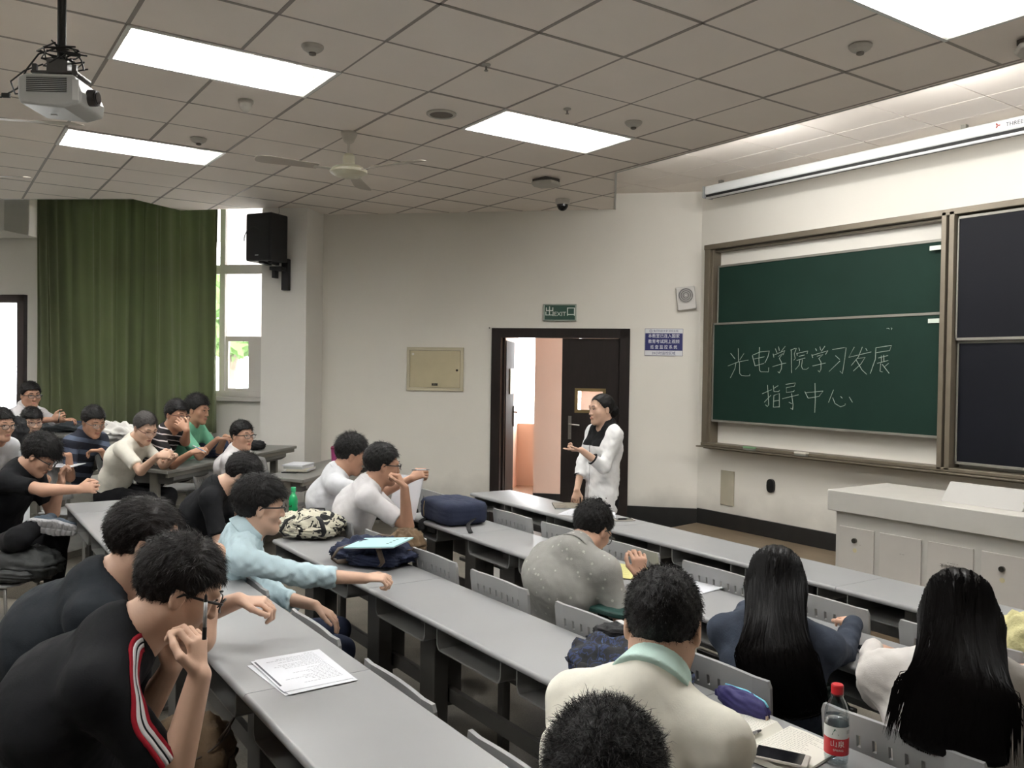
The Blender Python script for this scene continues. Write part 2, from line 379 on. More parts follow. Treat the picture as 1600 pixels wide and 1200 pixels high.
def make_hair(root,O,H,R,s,style,h,m):
    """style dict: th thickness, front hairline z, side z, nape z, top volume, strands, slen"""
    st=dict(th=.014,front=.062,side=.005,nape=-.062,top=.006,back=.0,strands=900,slen=.035,lift=.012,rough=.003,sweep=(.0,.6,-.5),fringe=0.,recede=0.,wid=.0016,fs=0.)
    st.update(style); F=Field(); c=H+R@(A3([0,-.016,.036])*s)
    t=st['th']; F.ell(c+R@(A3([0,0,st['top']/2])*s),A3([.077+t*.8,.097+t,.085+t+st['top']/2])*s,0,R)
    if st['fringe']: F.ell(H+R@(A3([0,.052,.062])*s),A3([.058,.045+st['fringe'],.036])*s,.02,R)
    if st['back']: F.ell(H+R@(A3([0,-.06,-.01])*s),A3([.068,.055+st['back'],.06])*s,.02,R)
    Ri=R.T
    def cut(X,Y,Z,Fv):
        x=(Ri[0,0]*(X-H[0])+Ri[0,1]*(Y-H[1])+Ri[0,2]*(Z-H[2]))/s; y=(Ri[1,0]*(X-H[0])+Ri[1,1]*(Y-H[1])+Ri[1,2]*(Z-H[2]))/s; z=(Ri[2,0]*(X-H[0])+Ri[2,1]*(Y-H[1])+Ri[2,2]*(Z-H[2]))/s
        fr=st['front']-st['fs']*np.abs(x)*2+st['recede']*np.exp(-((np.abs(x)-.045)/.02)**2)
        zm=np.interp(y,[-.1,-.035,-.02,.012,.03,.062,.12],[st['nape'],st['nape'],st['side']+.012,st['side'],st['side']+.02,0,0])
        w=np.clip((y-.03)/.032,0,1); zm=np.where(y>.03,(st['side']+.02)*(1-w)+fr*w,zm)
        Fv=Fv+st['rough']*wav(x,y,z,170)+st['rough']*.7*wav(z,x,y,330,1.3)
        return np.maximum(Fv,(zm-z)*s*.8)
    F.fn(cut); V,Q=F.surf(h); 
    o=link('hair',np_mesh('hair',V-O,Q),m,root)
    if st['strands']: strands(V,Q,O,H,R,s,st,m,o)
    return o
def strands(V,Q,O,H,R,s,st,m,parent,name='strands'):
    n=st['strands']; a=V[Q[:,0]];b=V[Q[:,1]];c=V[Q[:,2]]; N=np.cross(b-a,c-b); N/=np.linalg.norm(N,axis=1)[:,None]+1e-9
    C0=(a+c)/2; loc=(C0-H)@R/s; ok=np.where(np.einsum('ij,ij->i',N,C0-H)>0)[0]
    if len(ok)==0: return
    pick=RNG.choice(ok,n); p=C0[pick]+RNG.normal(0,.003,(n,3)); N=N[pick]
    l=(p-H)@R/s; sw=A3(st['sweep'])
    fl=np.stack([l[:,0]*2.2,np.where(l[:,1]>0,sw[1],-sw[1]*.4)*np.ones(n)+.0,sw[2]+np.clip(l[:,2]-.06,0,.1)*6],1)+sw*A3([1,0,0])
    fl+=RNG.normal(0,st.get('rand',.2),(n,3)); fl=fl@R.T; fl-=N*np.einsum('ij,ij->i',fl,N)[:,None]; fl/=np.linalg.norm(fl,axis=1)[:,None]+1e-9
    ln=st['slen']*s*RNG.uniform(.5,1.25,n)[:,None]; lf=st['lift']*s*RNG.uniform(.2,1.2,n)[:,None]
    top=np.clip((l[:,2]-.0)/.08,.25,1)[:,None]; ln=ln*top; lf=lf*top
    sd=np.cross(fl,N)*st['wid']/2
    p0=p-N*.004; p1=p+fl*ln*.5+N*lf*.7; p2=p+fl*ln+N*lf*.8-RNG.uniform(0,.004,(n,1))*R[:,2]
    VV=np.stack([p0-sd,p0+sd,p1-sd*.8,p1+sd*.8,p2],1).reshape(-1,3); k=np.arange(n)[:,None]*5
    TT=np.concatenate([k+[0,1,3],k+[0,3,2],k+[2,3,4]]).astype(int)
    o=link(name,np_mesh(name,VV-O,TT),m,parent); o['kind']='stuff'; return o
TORSO_SEG=[]
def figure(name_label,head,yaw,pitch,hip,facing,roll=0.,s=1.,h=.008,skin=None,shirt=None,sleeve='short',pants=None,arms=None,legs=True,hair=None,hairm=None,glasses=None,gm=None,female=False,
           bulk=1.,slouch=.04,floor=0.,legdir=None,neck=.0,sh_drop=.075,shw=.178,folds=.003,collar=None,stand=False,shoes=None,fat=1.,hem=.0,scoop=.0,face=True,closed=False,bare_leg=False,sh_yaw=0.,hh=None,knee=None,skip=()):
    H=A3(head); P=A3(hip); R=head_frame(yaw,pitch,roll); skin=skin or SKIN
    fa=math.radians(facing); fw=A3([math.cos(fa),math.sin(fa),0]); 
    sa=math.radians(facing+sh_yaw); rt=A3([math.sin(sa),-math.cos(sa),0]); rth=A3([math.sin(fa),-math.cos(fa),0])
    O=A3([P[0],P[1],floor]); root=empty('person',O,0,name_label,'person')
    Nk=H+R@(A3([0,-.03,-.075])*s)*.55+(R@(A3([0,-.03,-.075])*s)+0)*.45
    Nb=H+R@(A3([0,-.052,-.085])*s)-A3([0,0,.040])*s-fw*(.022+neck)*s       # base of the neck
    sp=nrm(Nb-P); back=-fw
    Wst=P+(Nb-P)*.30+back*slouch*.7; Ch=P+(Nb-P)*.68+back*slouch; Up=Nb-sp*.065*s+back*.012
    b=bulk*s
    T=lambda x,y,z: H+R@(A3([x,y,z])*s)
    SH={}
    for sd,q in(('R',1),('L',-1)): SH[sd]=Nb-sp*sh_drop*s+rt*q*shw*s*(.92 if female else 1)+fw*.012
    AR={}
    for sd,q in(('R',1),('L',-1)):
        a=dict(wrist=SH[sd]+A3([0,0,-.5]),hint=back*1.0+A3([0,0,-.3])+rt*q*.4,fd=fw,pn=A3([0,0,-1]),curl=.4,thumb=.4)
        a.update((arms or {}).get(sd,{})); 
        for k_ in('sh',): 
            if k_ in a: SH[sd]=SH[sd]+A3(a[k_])
        E_,W_=ik(SH[sd],A3(a['wrist']),.285*s,.245*s,a['hint']); a['E'],a['W']=E_,W_; AR[sd]=a
    # ---- torso volumes, shared by the body core and the garments
    def torso(F,g,op='+'):
        F.cap(P-sp*.02,Wst,.098*b+g,.095*b+g,0.03,flat=(.158*b+g,.138*b+g),lat=rth)
        F.cap(Wst,Ch,.095*b+g,.108*b+g,.05,flat=(.138*b+g,.158*b+g),lat=rt)
        F.cap(Ch,Up,.108*b+g,.070*b+g,.05,flat=(.158*b+g,.125*b+g),lat=rt)
        for sd in 'RL': F.cap(Nb+(SH[sd]-Nb)*.05-sp*.005,SH[sd],.048*b+g,.042*b+g,.06)
        F.cap(Nb-sp*.03,Nb+nrm(T(0,-.030,-.085)-Nb)*.012,.056*s+g,.052*s+g,.03)
        if female:
            for q in(-1,1): F.ell(Ch+fw*.085+rt*q*.07-sp*.0,(.055,.055,.055),.04)
    def arms_(F,g,up,fo,only='RL'):
        for sd in only:
            a=AR[sd]; S_,E_,W_=SH[sd],a['E'],a['W']
            if up>0:
                e=S_+(E_-S_)*min(up,1); F.cap(S_,e,.043*b+g*.8,(.044+(.034-.044)*min(up,1))*b+g*1.0,.045,cut_b=(up<1))
            if fo>0:
                e=E_+(W_-E_)*min(fo,1); F.cap(E_,e,.038*b+g*.9,(.038+(.0235-.038)*min(fo,1))*b+g,.02,cut_b=(fo<1))
    # ---- legs
    if stand: K={}; AN={}
    K={};AN={};HJ={}
    lf=legdir if legdir is not None else fw
    for sd,q in(('R',1),('L',-1)):
        HJ[sd]=P+rth*q*.085*s-A3([0,0,.03])
        if stand: K[sd]=HJ[sd]+A3([0,0,-.42*s])+fw*.02; AN[sd]=A3([K[sd][0],K[sd][1],floor+.09])-fw*.02
        else:
            K[sd]=HJ[sd]+nrm(A3(lf)+rth*q*.16)*.42*s; K[sd][2]=max(floor+.47*s,P[2]-.04); AN[sd]=K[sd]*1.; AN[sd][2]=floor+.09; AN[sd]=AN[sd]-A3(lf)*.05
        if knee and sd in knee: K[sd]=A3(knee[sd][0]); AN[sd]=A3(knee[sd][1])
    def legs_(F,g,lo=1.):
        for sd in 'RL':
            F.cap(HJ[sd],K[sd],.078*b+g,.054*b+g,.03); 
            F.cap(K[sd],K[sd]+(AN[sd]-K[sd])*lo,.052*b+g,.037*b+g if lo>=1 else .048*b+g,.02,cut_b=True)
    hh=hh or min(h,.006)
    # ---- body: one continuous skin surface, finer where it shows
    F=Field(); add_head(F,H,R,s,female,fat); F.cap(T(0,-.030,-.085),Nb-sp*.02,.054*s*(.85 if female else 1),.055*s*(.85 if female else 1),.03)
    for sd in 'RL': F.cap(Nb+(SH[sd]-Nb)*.3-sp*.02,SH[sd],.030*s,.036*s,.03)
    F.cap(Nb,Up,.06*b,.06*b,.04,flat=(.07,.10),lat=rt)
    arms_(F,0,1,1)
    for sd,q in(('R',1),('L',-1)):
        a=AR[sd]; a['tips']=add_hand(F,a['W'],a['fd'],a['pn'],q,a['curl'],s*(.9 if female else 1.),a.get('spread',.08),a['thumb'],a.get('point',False))
    lowz=min(Nb[2]-.03,min(AR[x]['W'][2] for x in 'RL')-.2)
    F.cap(Up,Ch,.07*b,.085*b,.05,flat=(.11*b,.13*b),lat=rt); F.cap(Ch,Wst,.085*b,.08*b,.05,flat=(.13*b,.12*b),lat=rt); F.cap(Wst,P,.08*b,.085*b,.05,flat=(.12*b,.135*b),lat=rth)
    if legs:
        for sd in 'RL': F.cap(HJ[sd],K[sd],.066*b,.046*b,.03); F.cap(K[sd],AN[sd],.046*b,.030*b,.02); F.cap(AN[sd],AN[sd]+A3(lf)*.13-A3([0,0,.05]),.032,.026,.02,flat=(.038,.042),lat=rth)
    V,Q=F.surf(hh)
    body=link('body',np_mesh('body',V-O,Q),skin,root)
    if face: face_parts(root,lambda x,y,z:Vector(T(x,y,z)-O),R,s,hairm or HAIR,female,closed)
    if glasses: make_glasses(root,lambda x,y,z:Vector(T(x,y,z)-O),R,s,gm or FRAME,half=glasses=='half',r=.0019 if glasses=='thick' else .0015)
    # ---- shirt
    if shirt:
        G=Field(); g=.014; torso(G,g)
        up,fo={'short':(.78,0),'long':(1.,1.),'half':(1.,.35),'three':(1.,.62),'none':(.12,0)}[sleeve] if isinstance(sleeve,str) else sleeve
        arms_(G,g*(1. if sleeve!='short' else 1.25),up,fo)
        def fold(X,Y,Z,Fv):
            x,y,z=X-P[0],Y-P[1],Z-P[2]
            r_=(x*sp[0]+y*sp[1]+z*sp[2])/np.linalg.norm(Nb-P)
            low=np.clip(1.15-r_,.25,1.)
            return Fv+folds*(low*(wav(x,y,z,26,H[0]*9)+.6*wav(y,z,x,52,H[1]*7))+.30*wav(z,x,y,95,H[1]*5))
        G.fn(fold)
        # neckline
        nd=nrm(T(0,-.030,-.085)-Nb)
        G.cap(Nb+nd*.016,Nb+nd*.14,.057*s*(.9 if female else 1)+scoop*.5,.080*s+scoop,.018,op='-')
        if scoop: G.ell(Nb+fw*.07*s+nd*.01,(.05+scoop,.05+scoop,.05+scoop),.01,op='-')
        
        if hem<0: G.cap(P,P+sp*hem,.108*b,.112*b,.03,flat=(.172*b,.182*b),lat=rth)
        G.half(P-sp*(.085-hem)+0*fw,-sp)
        V,Q=G.surf(h); so=link('shirt',np_mesh('shirt',V-O,Q),shirt,root); root['_']=0; del root['_']
        if collar is None and not scoop and not female:      # ribbed neckband of a T-shirt
            K_=Field(); K_.cap(Nb-nd*.004,Nb+nd*.026,.083*s,.071*s,0,cut_a=True,cut_b=True); K_.cap(Nb-nd*.05,Nb+nd*.10,.066*s,.058*s,.0,op='-')
            V,Q=K_.surf(min(h,.0045)); link('neckband',np_mesh('neckband',V-O,Q),shirt,root)
        if collar is not None:
            K_=Field(); K_.cap(Nb+nd*.006,Nb+nd*.066,.092*s,.072*s,0,cut_a=True,cut_b=True); K_.cap(Nb-nd*.05,Nb+nd*.10,.076*s,.061*s,.0,op='-')
            if collar[1]: K_.ell(Nb+fw*.085+nd*.02,(.035,.035,.06),.0,op='-')
            V,Q=K_.surf(min(h,.0045)); link('collar',np_mesh('collar',V-O,Q),collar[0],root)
    if pants:
        G=Field(); 
        if legs: legs_(G,.014,1. if not bare_leg else .12)
        G.cap(P-sp*.05,P+sp*.07,.098*b+.006,.092*b+.004,.04,flat=(.155*b+.006,.142*b+.002),lat=rth)
        G.fn(lambda X,Y,Z,Fv: Fv+.003*wav(X-P[0],Y-P[1],Z-P[2],34))
        V,Q=G.surf(max(h,.009)); link('trousers',np_mesh('trousers',V-O,Q),pants,root)
        if legs and shoes is not False:
            for sd,q in(('R',1),('L',-1)):
                G=Field(); a=AN[sd]; G.cap(a-A3([0,0,.03])-A3(lf)*.03,a-A3([0,0,.052])+A3(lf)*.15,.042,.034,.02,flat=(.042,.046),lat=rth); G.half(a-A3([0,0,.088]),(0,0,-1))
                V,Q=G.surf(.009); link('shoe',np_mesh('shoe',V-O,Q),shoes or SHOE,root)
    if hair is not None: make_hair(root,O,H,R,s,hair,max(.0035,min(hh,.006)),hairm or HAIR)
    return dict(root=root,O=O,H=H,R=R,T=T,AR=AR,SH=SH,Nb=Nb,P=P,sp=sp,rt=rt,fw=fw,Up=Up,Ch=Ch,Wst=Wst,K=K,AN=AN,shirt=so if shirt else None,body=body)
SHOE=mat('shoe_dark',srgb(30,30,34),.6,var=.1)
# ================================================================ the room
WALL=mat('wall_plaster',srgb(222,219,211),.75,var=.025,scale=1.2,bump=.08,bscale=90,spec=.25)
def wall_mat():      # plaster with grey scuffing that builds up low down, near the skirting
    N,L,b=nodes_of(WALL); 
    tc=N.new('ShaderNodeTexCoord'); sp=N.new('ShaderNodeSeparateXYZ'); L.new(tc.outputs['Object'],sp.inputs[0])
    n=N.new('ShaderNodeTexNoise'); n.inputs['Scale'].default_value=3.; n.inputs['Detail'].default_value=6; L.new(tc.outputs['Object'],n.inputs['Vector'])
    a=N.new('ShaderNodeMath'); a.operation='MULTIPLY_ADD'; a.inputs[1].default_value=.45; L.new(n.outputs['Fac'],a.inputs[0]); L.new(sp.outputs['Z'],a.inputs[2])
    r=N.new('ShaderNodeMapRange'); r.inputs['From Min'].default_value=.42; r.inputs['From Max'].default_value=.78; r.inputs['To Min'].default_value=.62; r.inputs['To Max'].default_value=1.; L.new(a.outputs[0],r.inputs['Value'])
    src=b.inputs['Base Color'].links[0].from_socket; m=N.new('ShaderNodeVectorMath'); m.operation='SCALE'; L.new(src,m.inputs[0]); L.new(r.outputs[0],m.inputs['Scale']); L.new(m.outputs[0],b.inputs['Base Color'])
wall_mat()
WALLW=mat('wall_white',srgb(224,222,217),.75,var=.02,scale=1.5,bump=.06,bscale=90,spec=.25)
TILE=mat('ceiling_tile',srgb(238,230,222),.85,var=.02,scale=2,bump=.10,bscale=220,spec=.2)
GRID=mat('ceiling_grid_paint',srgb(150,142,135),.6)
SKIRT=mat('black_stone',srgb(30,30,30),.35,var=.25,scale=9,spec=.5)
def floor_material():
    m=mat('floor_terrazzo',srgb(104,99,90),.5,var=.16,scale=5.,bump=.02,bscale=40)
    N,L,b=nodes_of(m); tc=N.new('ShaderNodeTexCoord'); br=N.new('ShaderNodeTexNoise'); br.inputs['Scale'].default_value=140; L.new(tc.outputs['Object'],br.inputs['Vector'])
    r=N.new('ShaderNodeMapRange'); r.inputs['From Min'].default_value=.35; r.inputs['From Max'].default_value=.65; r.inputs['To Min'].default_value=.8; r.inputs['To Max'].default_value=1.2; L.new(br.outputs['Fac'],r.inputs['Value'])
    s=b.inputs['Base Color'].links[0].from_socket; x=N.new('ShaderNodeVectorMath'); x.operation='SCALE'; L.new(s,x.inputs[0]); L.new(r.outputs[0],x.inputs['Scale']); L.new(x.outputs[0],b.inputs['Base Color']); return m
FLOOR=floor_material()
HC=3.547; HH=3.72; WL=7.66
def struct(o): o['kind']='structure'; return o
# floor: main level, the steps behind row three, the wing terraces and the stage
f=MB(); f.prism([(-12,-9),(9,-9),(9,6.6),(-2.2,6.6),(-12,-1.6)],-.12,0.); struct(f.build('floor',FLOOR))
f=MB(); 
f.prism([(-1.9,-9),(8,-9),(8,.50),(-1.75,.50)],0.,.08); struct(f.build('floor_step',FLOOR))
f=MB(); f.prism([(-1.2,-9),(8,-9),(8,-.95),(-1.2,-.95)],.08,.16); struct(f.build('floor_step',FLOOR))
for k,(p,z) in enumerate(((-1.1,.14),(-2.03,.20),(-2.9,.30))):
    f=MB(); f.prism([wing(p,1.5)[:2],wing(p,5.42)[:2],wing(p-7,5.42)[:2],wing(p-7,1.5)[:2]],(.0,.14,.20)[k],z); struct(f.build('floor_step',FLOOR))
f=MB(); f.prism([(-1.35,4.43),(9,4.43),(9,6.05),(-1.6,6.05)],0.,.14); struct(f.build('floor_stage',mat('stage_wood',srgb(112,98,80),.5,var=.12,scale=4,stretch=(1,8,1)),bevel=.006))
# board wall, door wall, pillar, window wall
T_=.12
f=MB(); f.lohi((-1.61,6.05,0),(9,6.05+T_,4.1)); struct(f.build('wall_front',WALL))
def wq(q0,q1,z0,z1,u0=5.42,th=T_):      # box on the door wall: q measured along it from the board corner (negative p direction)
    return [(q0,q1),(z0,z1),u0,th]
DA=Vector((-1.61,6.05,0)); DD=Vector((-math.sqrt(.5),-math.sqrt(.5),0)); DN=Vector((math.sqrt(.5),-math.sqrt(.5),0))   # along the door wall away from the board; into the room
DR=Matrix((DD,DN,Vector((0,0,1)))).transposed()
def dwall(mb,t0,t1,z0,z1,n0,n1): # box in door wall coordinates
    c=DA+DD*((t0+t1)/2)+DN*((n0+n1)/2)+Vector((0,0,(z0+z1)/2)); return mb.box(c,(abs(t1-t0),abs(n1-n0),z1-z0),R=DR)
def dpt(t,z,n=0.): return DA+DD*t+DN*n+Vector((0,0,z))
DT0,DT1,DTZ=.75,2.30,2.235       # door frame outer extent along the wall and its top
f=MB(); dwall(f,-.2,DT0+.02,0,4.1,0,-T_); dwall(f,DT1-.02,4.40,0,4.1,0,-T_); dwall(f,DT0+.02,DT1-.02,DTZ-.02,4.1,0,-T_); struct(f.build('wall_door_side',WALL))
# pillar that carries the loudspeaker
f=MB(); dwall(f,4.34,4.88,0,4.1,-.1,.46); struct(f.build('wall_pillar',WALLW))
# window wall: from behind the pillar to the far left
WX0,WX1=4.92,7.72; WZ0,WZ1=1.39,3.75
f=MB(); dwall(f,4.6,WX1,0,WZ0,-.02,-.24); dwall(f,4.6,WX1,WZ1,4.2,-.02,-.24); dwall(f,WX1,8.30,0,4.2,-.02,-.24); dwall(f,8.30,9.4,2.62,4.2,-.02,-.24); dwall(f,9.4,12,0,4.2,-.02,-.24)
struct(f.build('wall_left',WALLW))
f=MB(); dwall(f,8.1,12.5,3.33,3.9,.02,.6); struct(f.build('trim_beam',WALLW))
# unseen back and right walls close the room
f=MB(); f.lohi((-12,-9.1,0),(9,-9,4.2)); struct(f.build('wall_back',WALLW)); f=MB(); f.lohi((9,-9,0),(9.1,6.2,4.2)); struct(f.build('wall_right',WALLW))
f=MB(); f.lohi((-12.1,-9,0),(-12,-2,4.2)); struct(f.build('wall_far_left',WALLW))
# skirting
f=MB(); f.lohi((-1.59,6.028,.14),(9,6.052,.30)); struct(f.build('baseboard_front',SKIRT,bevel=.003))
f=MB(); dwall(f,0.0,DT0,.0,.29,0,.02); struct(f.build('baseboard_door_right',SKIRT,bevel=.003))
f=MB(); dwall(f,DT1,3.9,.0,.15,0,.02); struct(f.build('baseboard_door_left',SKIRT,bevel=.003))
f=MB(); f.lohi((-1.3,4.40,0.0),(9,4.43,.145)); struct(f.build('trim_stage_edge',mat('stage_edge',srgb(120,104,84),.5,var=.1),bevel=.003))
# ---- ceiling
struct_c=MB().lohi((-12,-9,4.15),(9,6.6,4.25)).build('ceiling',WALLW); struct(struct_c)
# low suspended ceiling outline (counter-clockwise); tiles are clipped to it
e0=(-.97,4.235); e1=(-2.285,5.375)
LOW=[(9,-9),(9,4.235),e0,e1,(-4.62,3.04),(-4.36,2.66),(-4.73,2.26),(-5.47,1.56),(-5.09,.97),(-6.02,-.18),(-12,-6.1),(-12,-9)]
TH=.018
tile_me=MB().box((0,0,0),(.592,.592,TH)).mesh('ceiling_tile',bevel=.003,seg=1); tile_me.materials.append(TILE)
def inside(pt,poly,holes=True):
    x,y=pt; c=False
    if holes:
        for a,b in TROFF:
            if a*.6+.01<x<a*.6+.59 and b*.6+.01<y<b*.6+1.19: return False
    for i in range(len(poly)):
        (x0,y0),(x1,y1)=poly[i],poly[i-1]
        if (y0>y)!=(y1>y) and x<(x1-x0)*(y-y0)/(y1-y0)+x0: c=not c
    return c
def clip_poly(sub,poly_convex):
    out=sub
    for i in range(len(poly_convex)):
        a=poly_convex[i]; b=poly_convex[(i+1)%len(poly_convex)]; res=[]
        def sd(p): return (b[0]-a[0])*(p[1]-a[1])-(b[1]-a[1])*(p[0]-a[0])
        for j in range(len(out)):
            p,q=out[j],out[(j+1)%len(out)]; sp_,sq=sd(p),sd(q)
            if sp_>=0: res.append(p)
            if sp_*sq<0: t=sp_/(sp_-sq); res.append((p[0]+(q[0]-p[0])*t,p[1]+(q[1]-p[1])*t))
        out=res
        if len(out)<3: return []
    return out
HOLES=set()
def hole(ix,iy): HOLES.add((ix,iy))
# troffers: (x0,y0) tile index of the lower corner, 1 tile wide in x, 2 long in y
TROFF=[(-1,0),(-5,0),(-1,4),(4,4),(4,0),(-1,-8),(4,-8),(-5,-5),(-1,-4),(4,-4),(-9,-5),(-12,-8)]
for ix,iy in TROFF: hole(ix,iy); hole(ix,iy+1)
cell=.6; tiles=[]; rest=MB(); ceil=struct_c
PODC=(-.97,4.235)
P1=[(9,-9),(9,4.235),(-.97,4.235),(-2.285,5.375),(-4.62,3.04),(-4.36,2.66),(-4.73,2.26),(-5.47,1.56),(-5.09,.97),(-6.02,-.18),(-12,-6.1),(-12,-9)]
# convex pieces of the outline
PIECES=[[(-.97,4.235),(9,4.235),(9,-9),(-.97,-9)],[(-2.285,5.375),(-.97,4.235),(-.97,-9),(-2.285,-9)],[(-4.62,3.04),(-2.285,5.375),(-2.285,-9),(-4.62,-9)],
 [(-5.09,1.905),(-4.62,2.37),(-4.62,-9),(-5.09,-9)],[(-6.02,-.18),(-5.09,.97),(-5.09,-9),(-6.02,-9)],[(-12,-6.1),(-6.02,-.18),(-6.02,-9),(-12,-9)],[(-5.47,1.56),(-5.09,1.905),(-5.09,.97)]]
PIECES=[list(reversed(p)) for p in PIECES]
def area(p): return .5*sum(p[i][0]*p[(i+1)%len(p)][1]-p[(i+1)%len(p)][0]*p[i][1] for i in range(len(p)))
PIECES=[p if area(p)>0 else list(reversed(p)) for p in PIECES]
n_tile=0
cx,cy=4.9,-.9; vx,vy=_F.x,_F.y
def seen(x,y):
    dx,dy=x-cx,y-cy; d=dx*vx+dy*vy; r=dx*_R.x+dy*_R.y
    return d>1.8 and abs(r)<.66*d+.5 
for ix in range(-20,15):
    for iy in range(-15,10):
        if (ix,iy) in HOLES: continue
        x0,y0=ix*cell,iy*cell; sq=[(x0+.004,y0+.004),(x0+.596,y0+.004),(x0+.596,y0+.596),(x0+.004,y0+.596)]
        cl=[c for c in (clip_poly(sq,p) for p in PIECES) if len(c)>2 and area(c)>1e-4]
        if not cl: continue
        tot=sum(area(c) for c in cl); dz=RNG.uniform(-.0015,.0015)
        full=abs(tot-.592**2)<2e-3
        if seen(x0+.3,y0+.3) and n_tile<300:
            if full: link('tile',tile_me,None,ceil,(x0+.3,y0+.3,HC+TH/2+.002+dz))
            else:
                m=MB(); [m.prism(c,HC+.002,HC+TH) for c in cl]; m.build('tile',TILE,ceil)
            n_tile+=1
        else: [rest.prism(c,HC+.002,HC+TH) for c in cl]
rest.build('tile_field',TILE,ceil,kind='stuff')
g=MB()
def gridline(a,b,w=.022,z=HC):
    a,b=Vector((*a,0)),Vector((*b,0)); d=(b-a); L=d.length; ang=math.atan2(d.y,d.x); c=(a+b)/2; g.box((c.x,c.y,z+.006),(L,w,.010),rot=ang)
def seg_in(p0,p1,n=120):
    run=None
    for i in range(n+1):
        q=(p0[0]+(p1[0]-p0[0])*i/n,p0[1]+(p1[1]-p0[1])*i/n); ok=inside(q,LOW)
        if ok and run is None: run=q
        if (not ok or i==n) and run is not None:
            gridline(run,last if not ok else q); run=None
        if ok: last=q
for ix in range(-20,16): seg_in((ix*cell,-9),(ix*cell,6),400)
for iy in range(-15,10): seg_in((-12,iy*cell),(9,iy*cell),500)
g.build('ceiling_grid',GRID,ceil,kind='stuff')
# drop edge of the low ceiling along the board and towards the door wall
EDGE=mat('edge_trim_white',srgb(190,188,184),.5)
e=MB(); e.lohi((-.97,4.235,HC-.002),(9,4.25,HC+.14)); L_=(Vector(e1)-Vector(e0)).length; an=math.atan2(e1[1]-e0[1],e1[0]-e0[0])
struct(e.build('trim_ceiling_edge',EDGE)); e=MB(); e.box(((e0[0]+e1[0])/2+.01,(e0[1]+e1[1])/2+.01,HC+.07),(L_,.018,.144),rot=an); struct(e.build('trim_ceiling_return',EDGE))
# high strip over the board with its own tiles
hs=MB().prism([(-1.1,4.3),(9,4.3),(9,6.05),(-1.61,6.05),(-2.45,5.21),(-3.2,4.46),(-1.5,3.9)],HH+.02,HH+.06).build('ceiling_high',GRID); struct(hs)
HP=[(9,3.9),(9,6.05),(-1.61,6.05),(-2.6,5.06),(-1.6,3.9)]; HP=HP if area(HP)>0 else HP[::-1]
for ix in range(-5,14):
    for k,(ya,yb) in enumerate(((3.9,4.62),(4.62,5.22),(5.22,5.62),(5.62,6.05))):
        c=clip_poly([(ix*cell+.005,ya+.005),(ix*cell+cell-.005,ya+.005),(ix*cell+cell-.005,yb-.005),(ix*cell+.005,yb-.005)],HP)
        if len(c)>2: MB().prism(c,HH,HH+.018).build('tile',TILE,hs)
# cove tubes lying on the hidden side of the low ceiling edge
TUBE=mat('fluorescent_tube',(1,.985,.95),.4,emit=COVE)
for k in range(8):
    b=MB(); b.cyl((-.3+k*1.25,4.33,HC+.05),.014,1.18,10,'x'); o=b.build('cove_tube',TUBE); tag(o,'slim fluorescent tube behind the low ceiling edge above the board','tube light','cove tubes above the board')
# pocket ceiling over the curtains
f=MB(); f.prism([(-5.0,.6),(-7.9,-2.2),(-8.4,-1.0),(-4.6,3.1),(-4.5,2.4)],3.98,4.02); struct(f.build('ceiling_pocket',WALLW))
f=MB(); f.box(((-5.09-6.02)/2,(.97-.18)/2,HC+.10),(1.48,.02,.2),rot=math.atan2(1.15,.93)); struct(f.build('trim_pocket_edge',EDGE))
# ---- troffers
TG=mat('troffer_glow',(1.,.99,.97),.5,emit=LAMP); LOUV=mat('louvre_white',srgb(225,225,222),.35,metal=.3)
def troffer(ix,iy,i,label):
    x0,y0=ix*cell,iy*cell; r=empty('ceiling_light',(x0+.3,y0+.6,HC),0,label,'ceiling light','recessed louvred ceiling lights')
    fr=MB(); 
    for c,s in (((0,-.588,.0),(.6,.024,.012)),((0,.588,.0),(.6,.024,.012)),((-.288,0,0),(.024,1.152,.012)),((.288,0,0),(.024,1.152,.012))): fr.box(c,s)
    for c,s in (((0,-.578,.05),(.56,.006,.1)),((0,.578,.05),(.56,.006,.1)),((-.277,0,.05),(.006,1.15,.1)),((.277,0,.05),(.006,1.15,.1))): fr.box(c,s)
    fr.box((0,0,.103),(.57,1.17,.008)); fr.build('frame',LOUV,r)
    for q in(-.18,0,.18): MB().box((q,-.07,.062),(.13,.97,.012)).build('tube',TG,r)
    lv=MB()
    for q in(-.09,.09): lv.box((q,0,.022),(.004,1.15,.03))
    lv.build('louvre_rail',LOUV,r,kind='stuff')
    for k in range(9):
        MB().box((0,-.5+k*.125,.022),(.55,.003,.026)).build('louvre_blade',LOUV,r)
TL=['bright recessed ceiling light at upper left of the picture','bright recessed ceiling light farther left, under the fan blade','bright recessed ceiling light nearest the door','bright recessed ceiling light at the top right corner']
for i,(ix,iy) in enumerate(TROFF): troffer(ix,iy,i,TL[i] if i<4 else 'recessed louvred ceiling light behind the camera')
# ================================================================ door and corridor
WOOD=mat('door_dark_brown',srgb(34,27,25),.55,var=.12,scale=5,stretch=(8,8,1),spec=.25)
fr=MB(); dwall(fr,DT0,DT0+.11,0,DTZ,.03,-.14); dwall(fr,DT1-.11,DT1,0,DTZ,.03,-.14); dwall(fr,DT0,DT1,DTZ-.105,DTZ,.03,-.14)
dwall(fr,DT0+.11,DT0+.135,0,DTZ-.105,-.07,-.14); dwall(fr,DT1-.135,DT1-.11,0,DTZ-.105,-.07,-.14)
door=fr.build('door_1',WOOD,bevel=.004); struct(door)
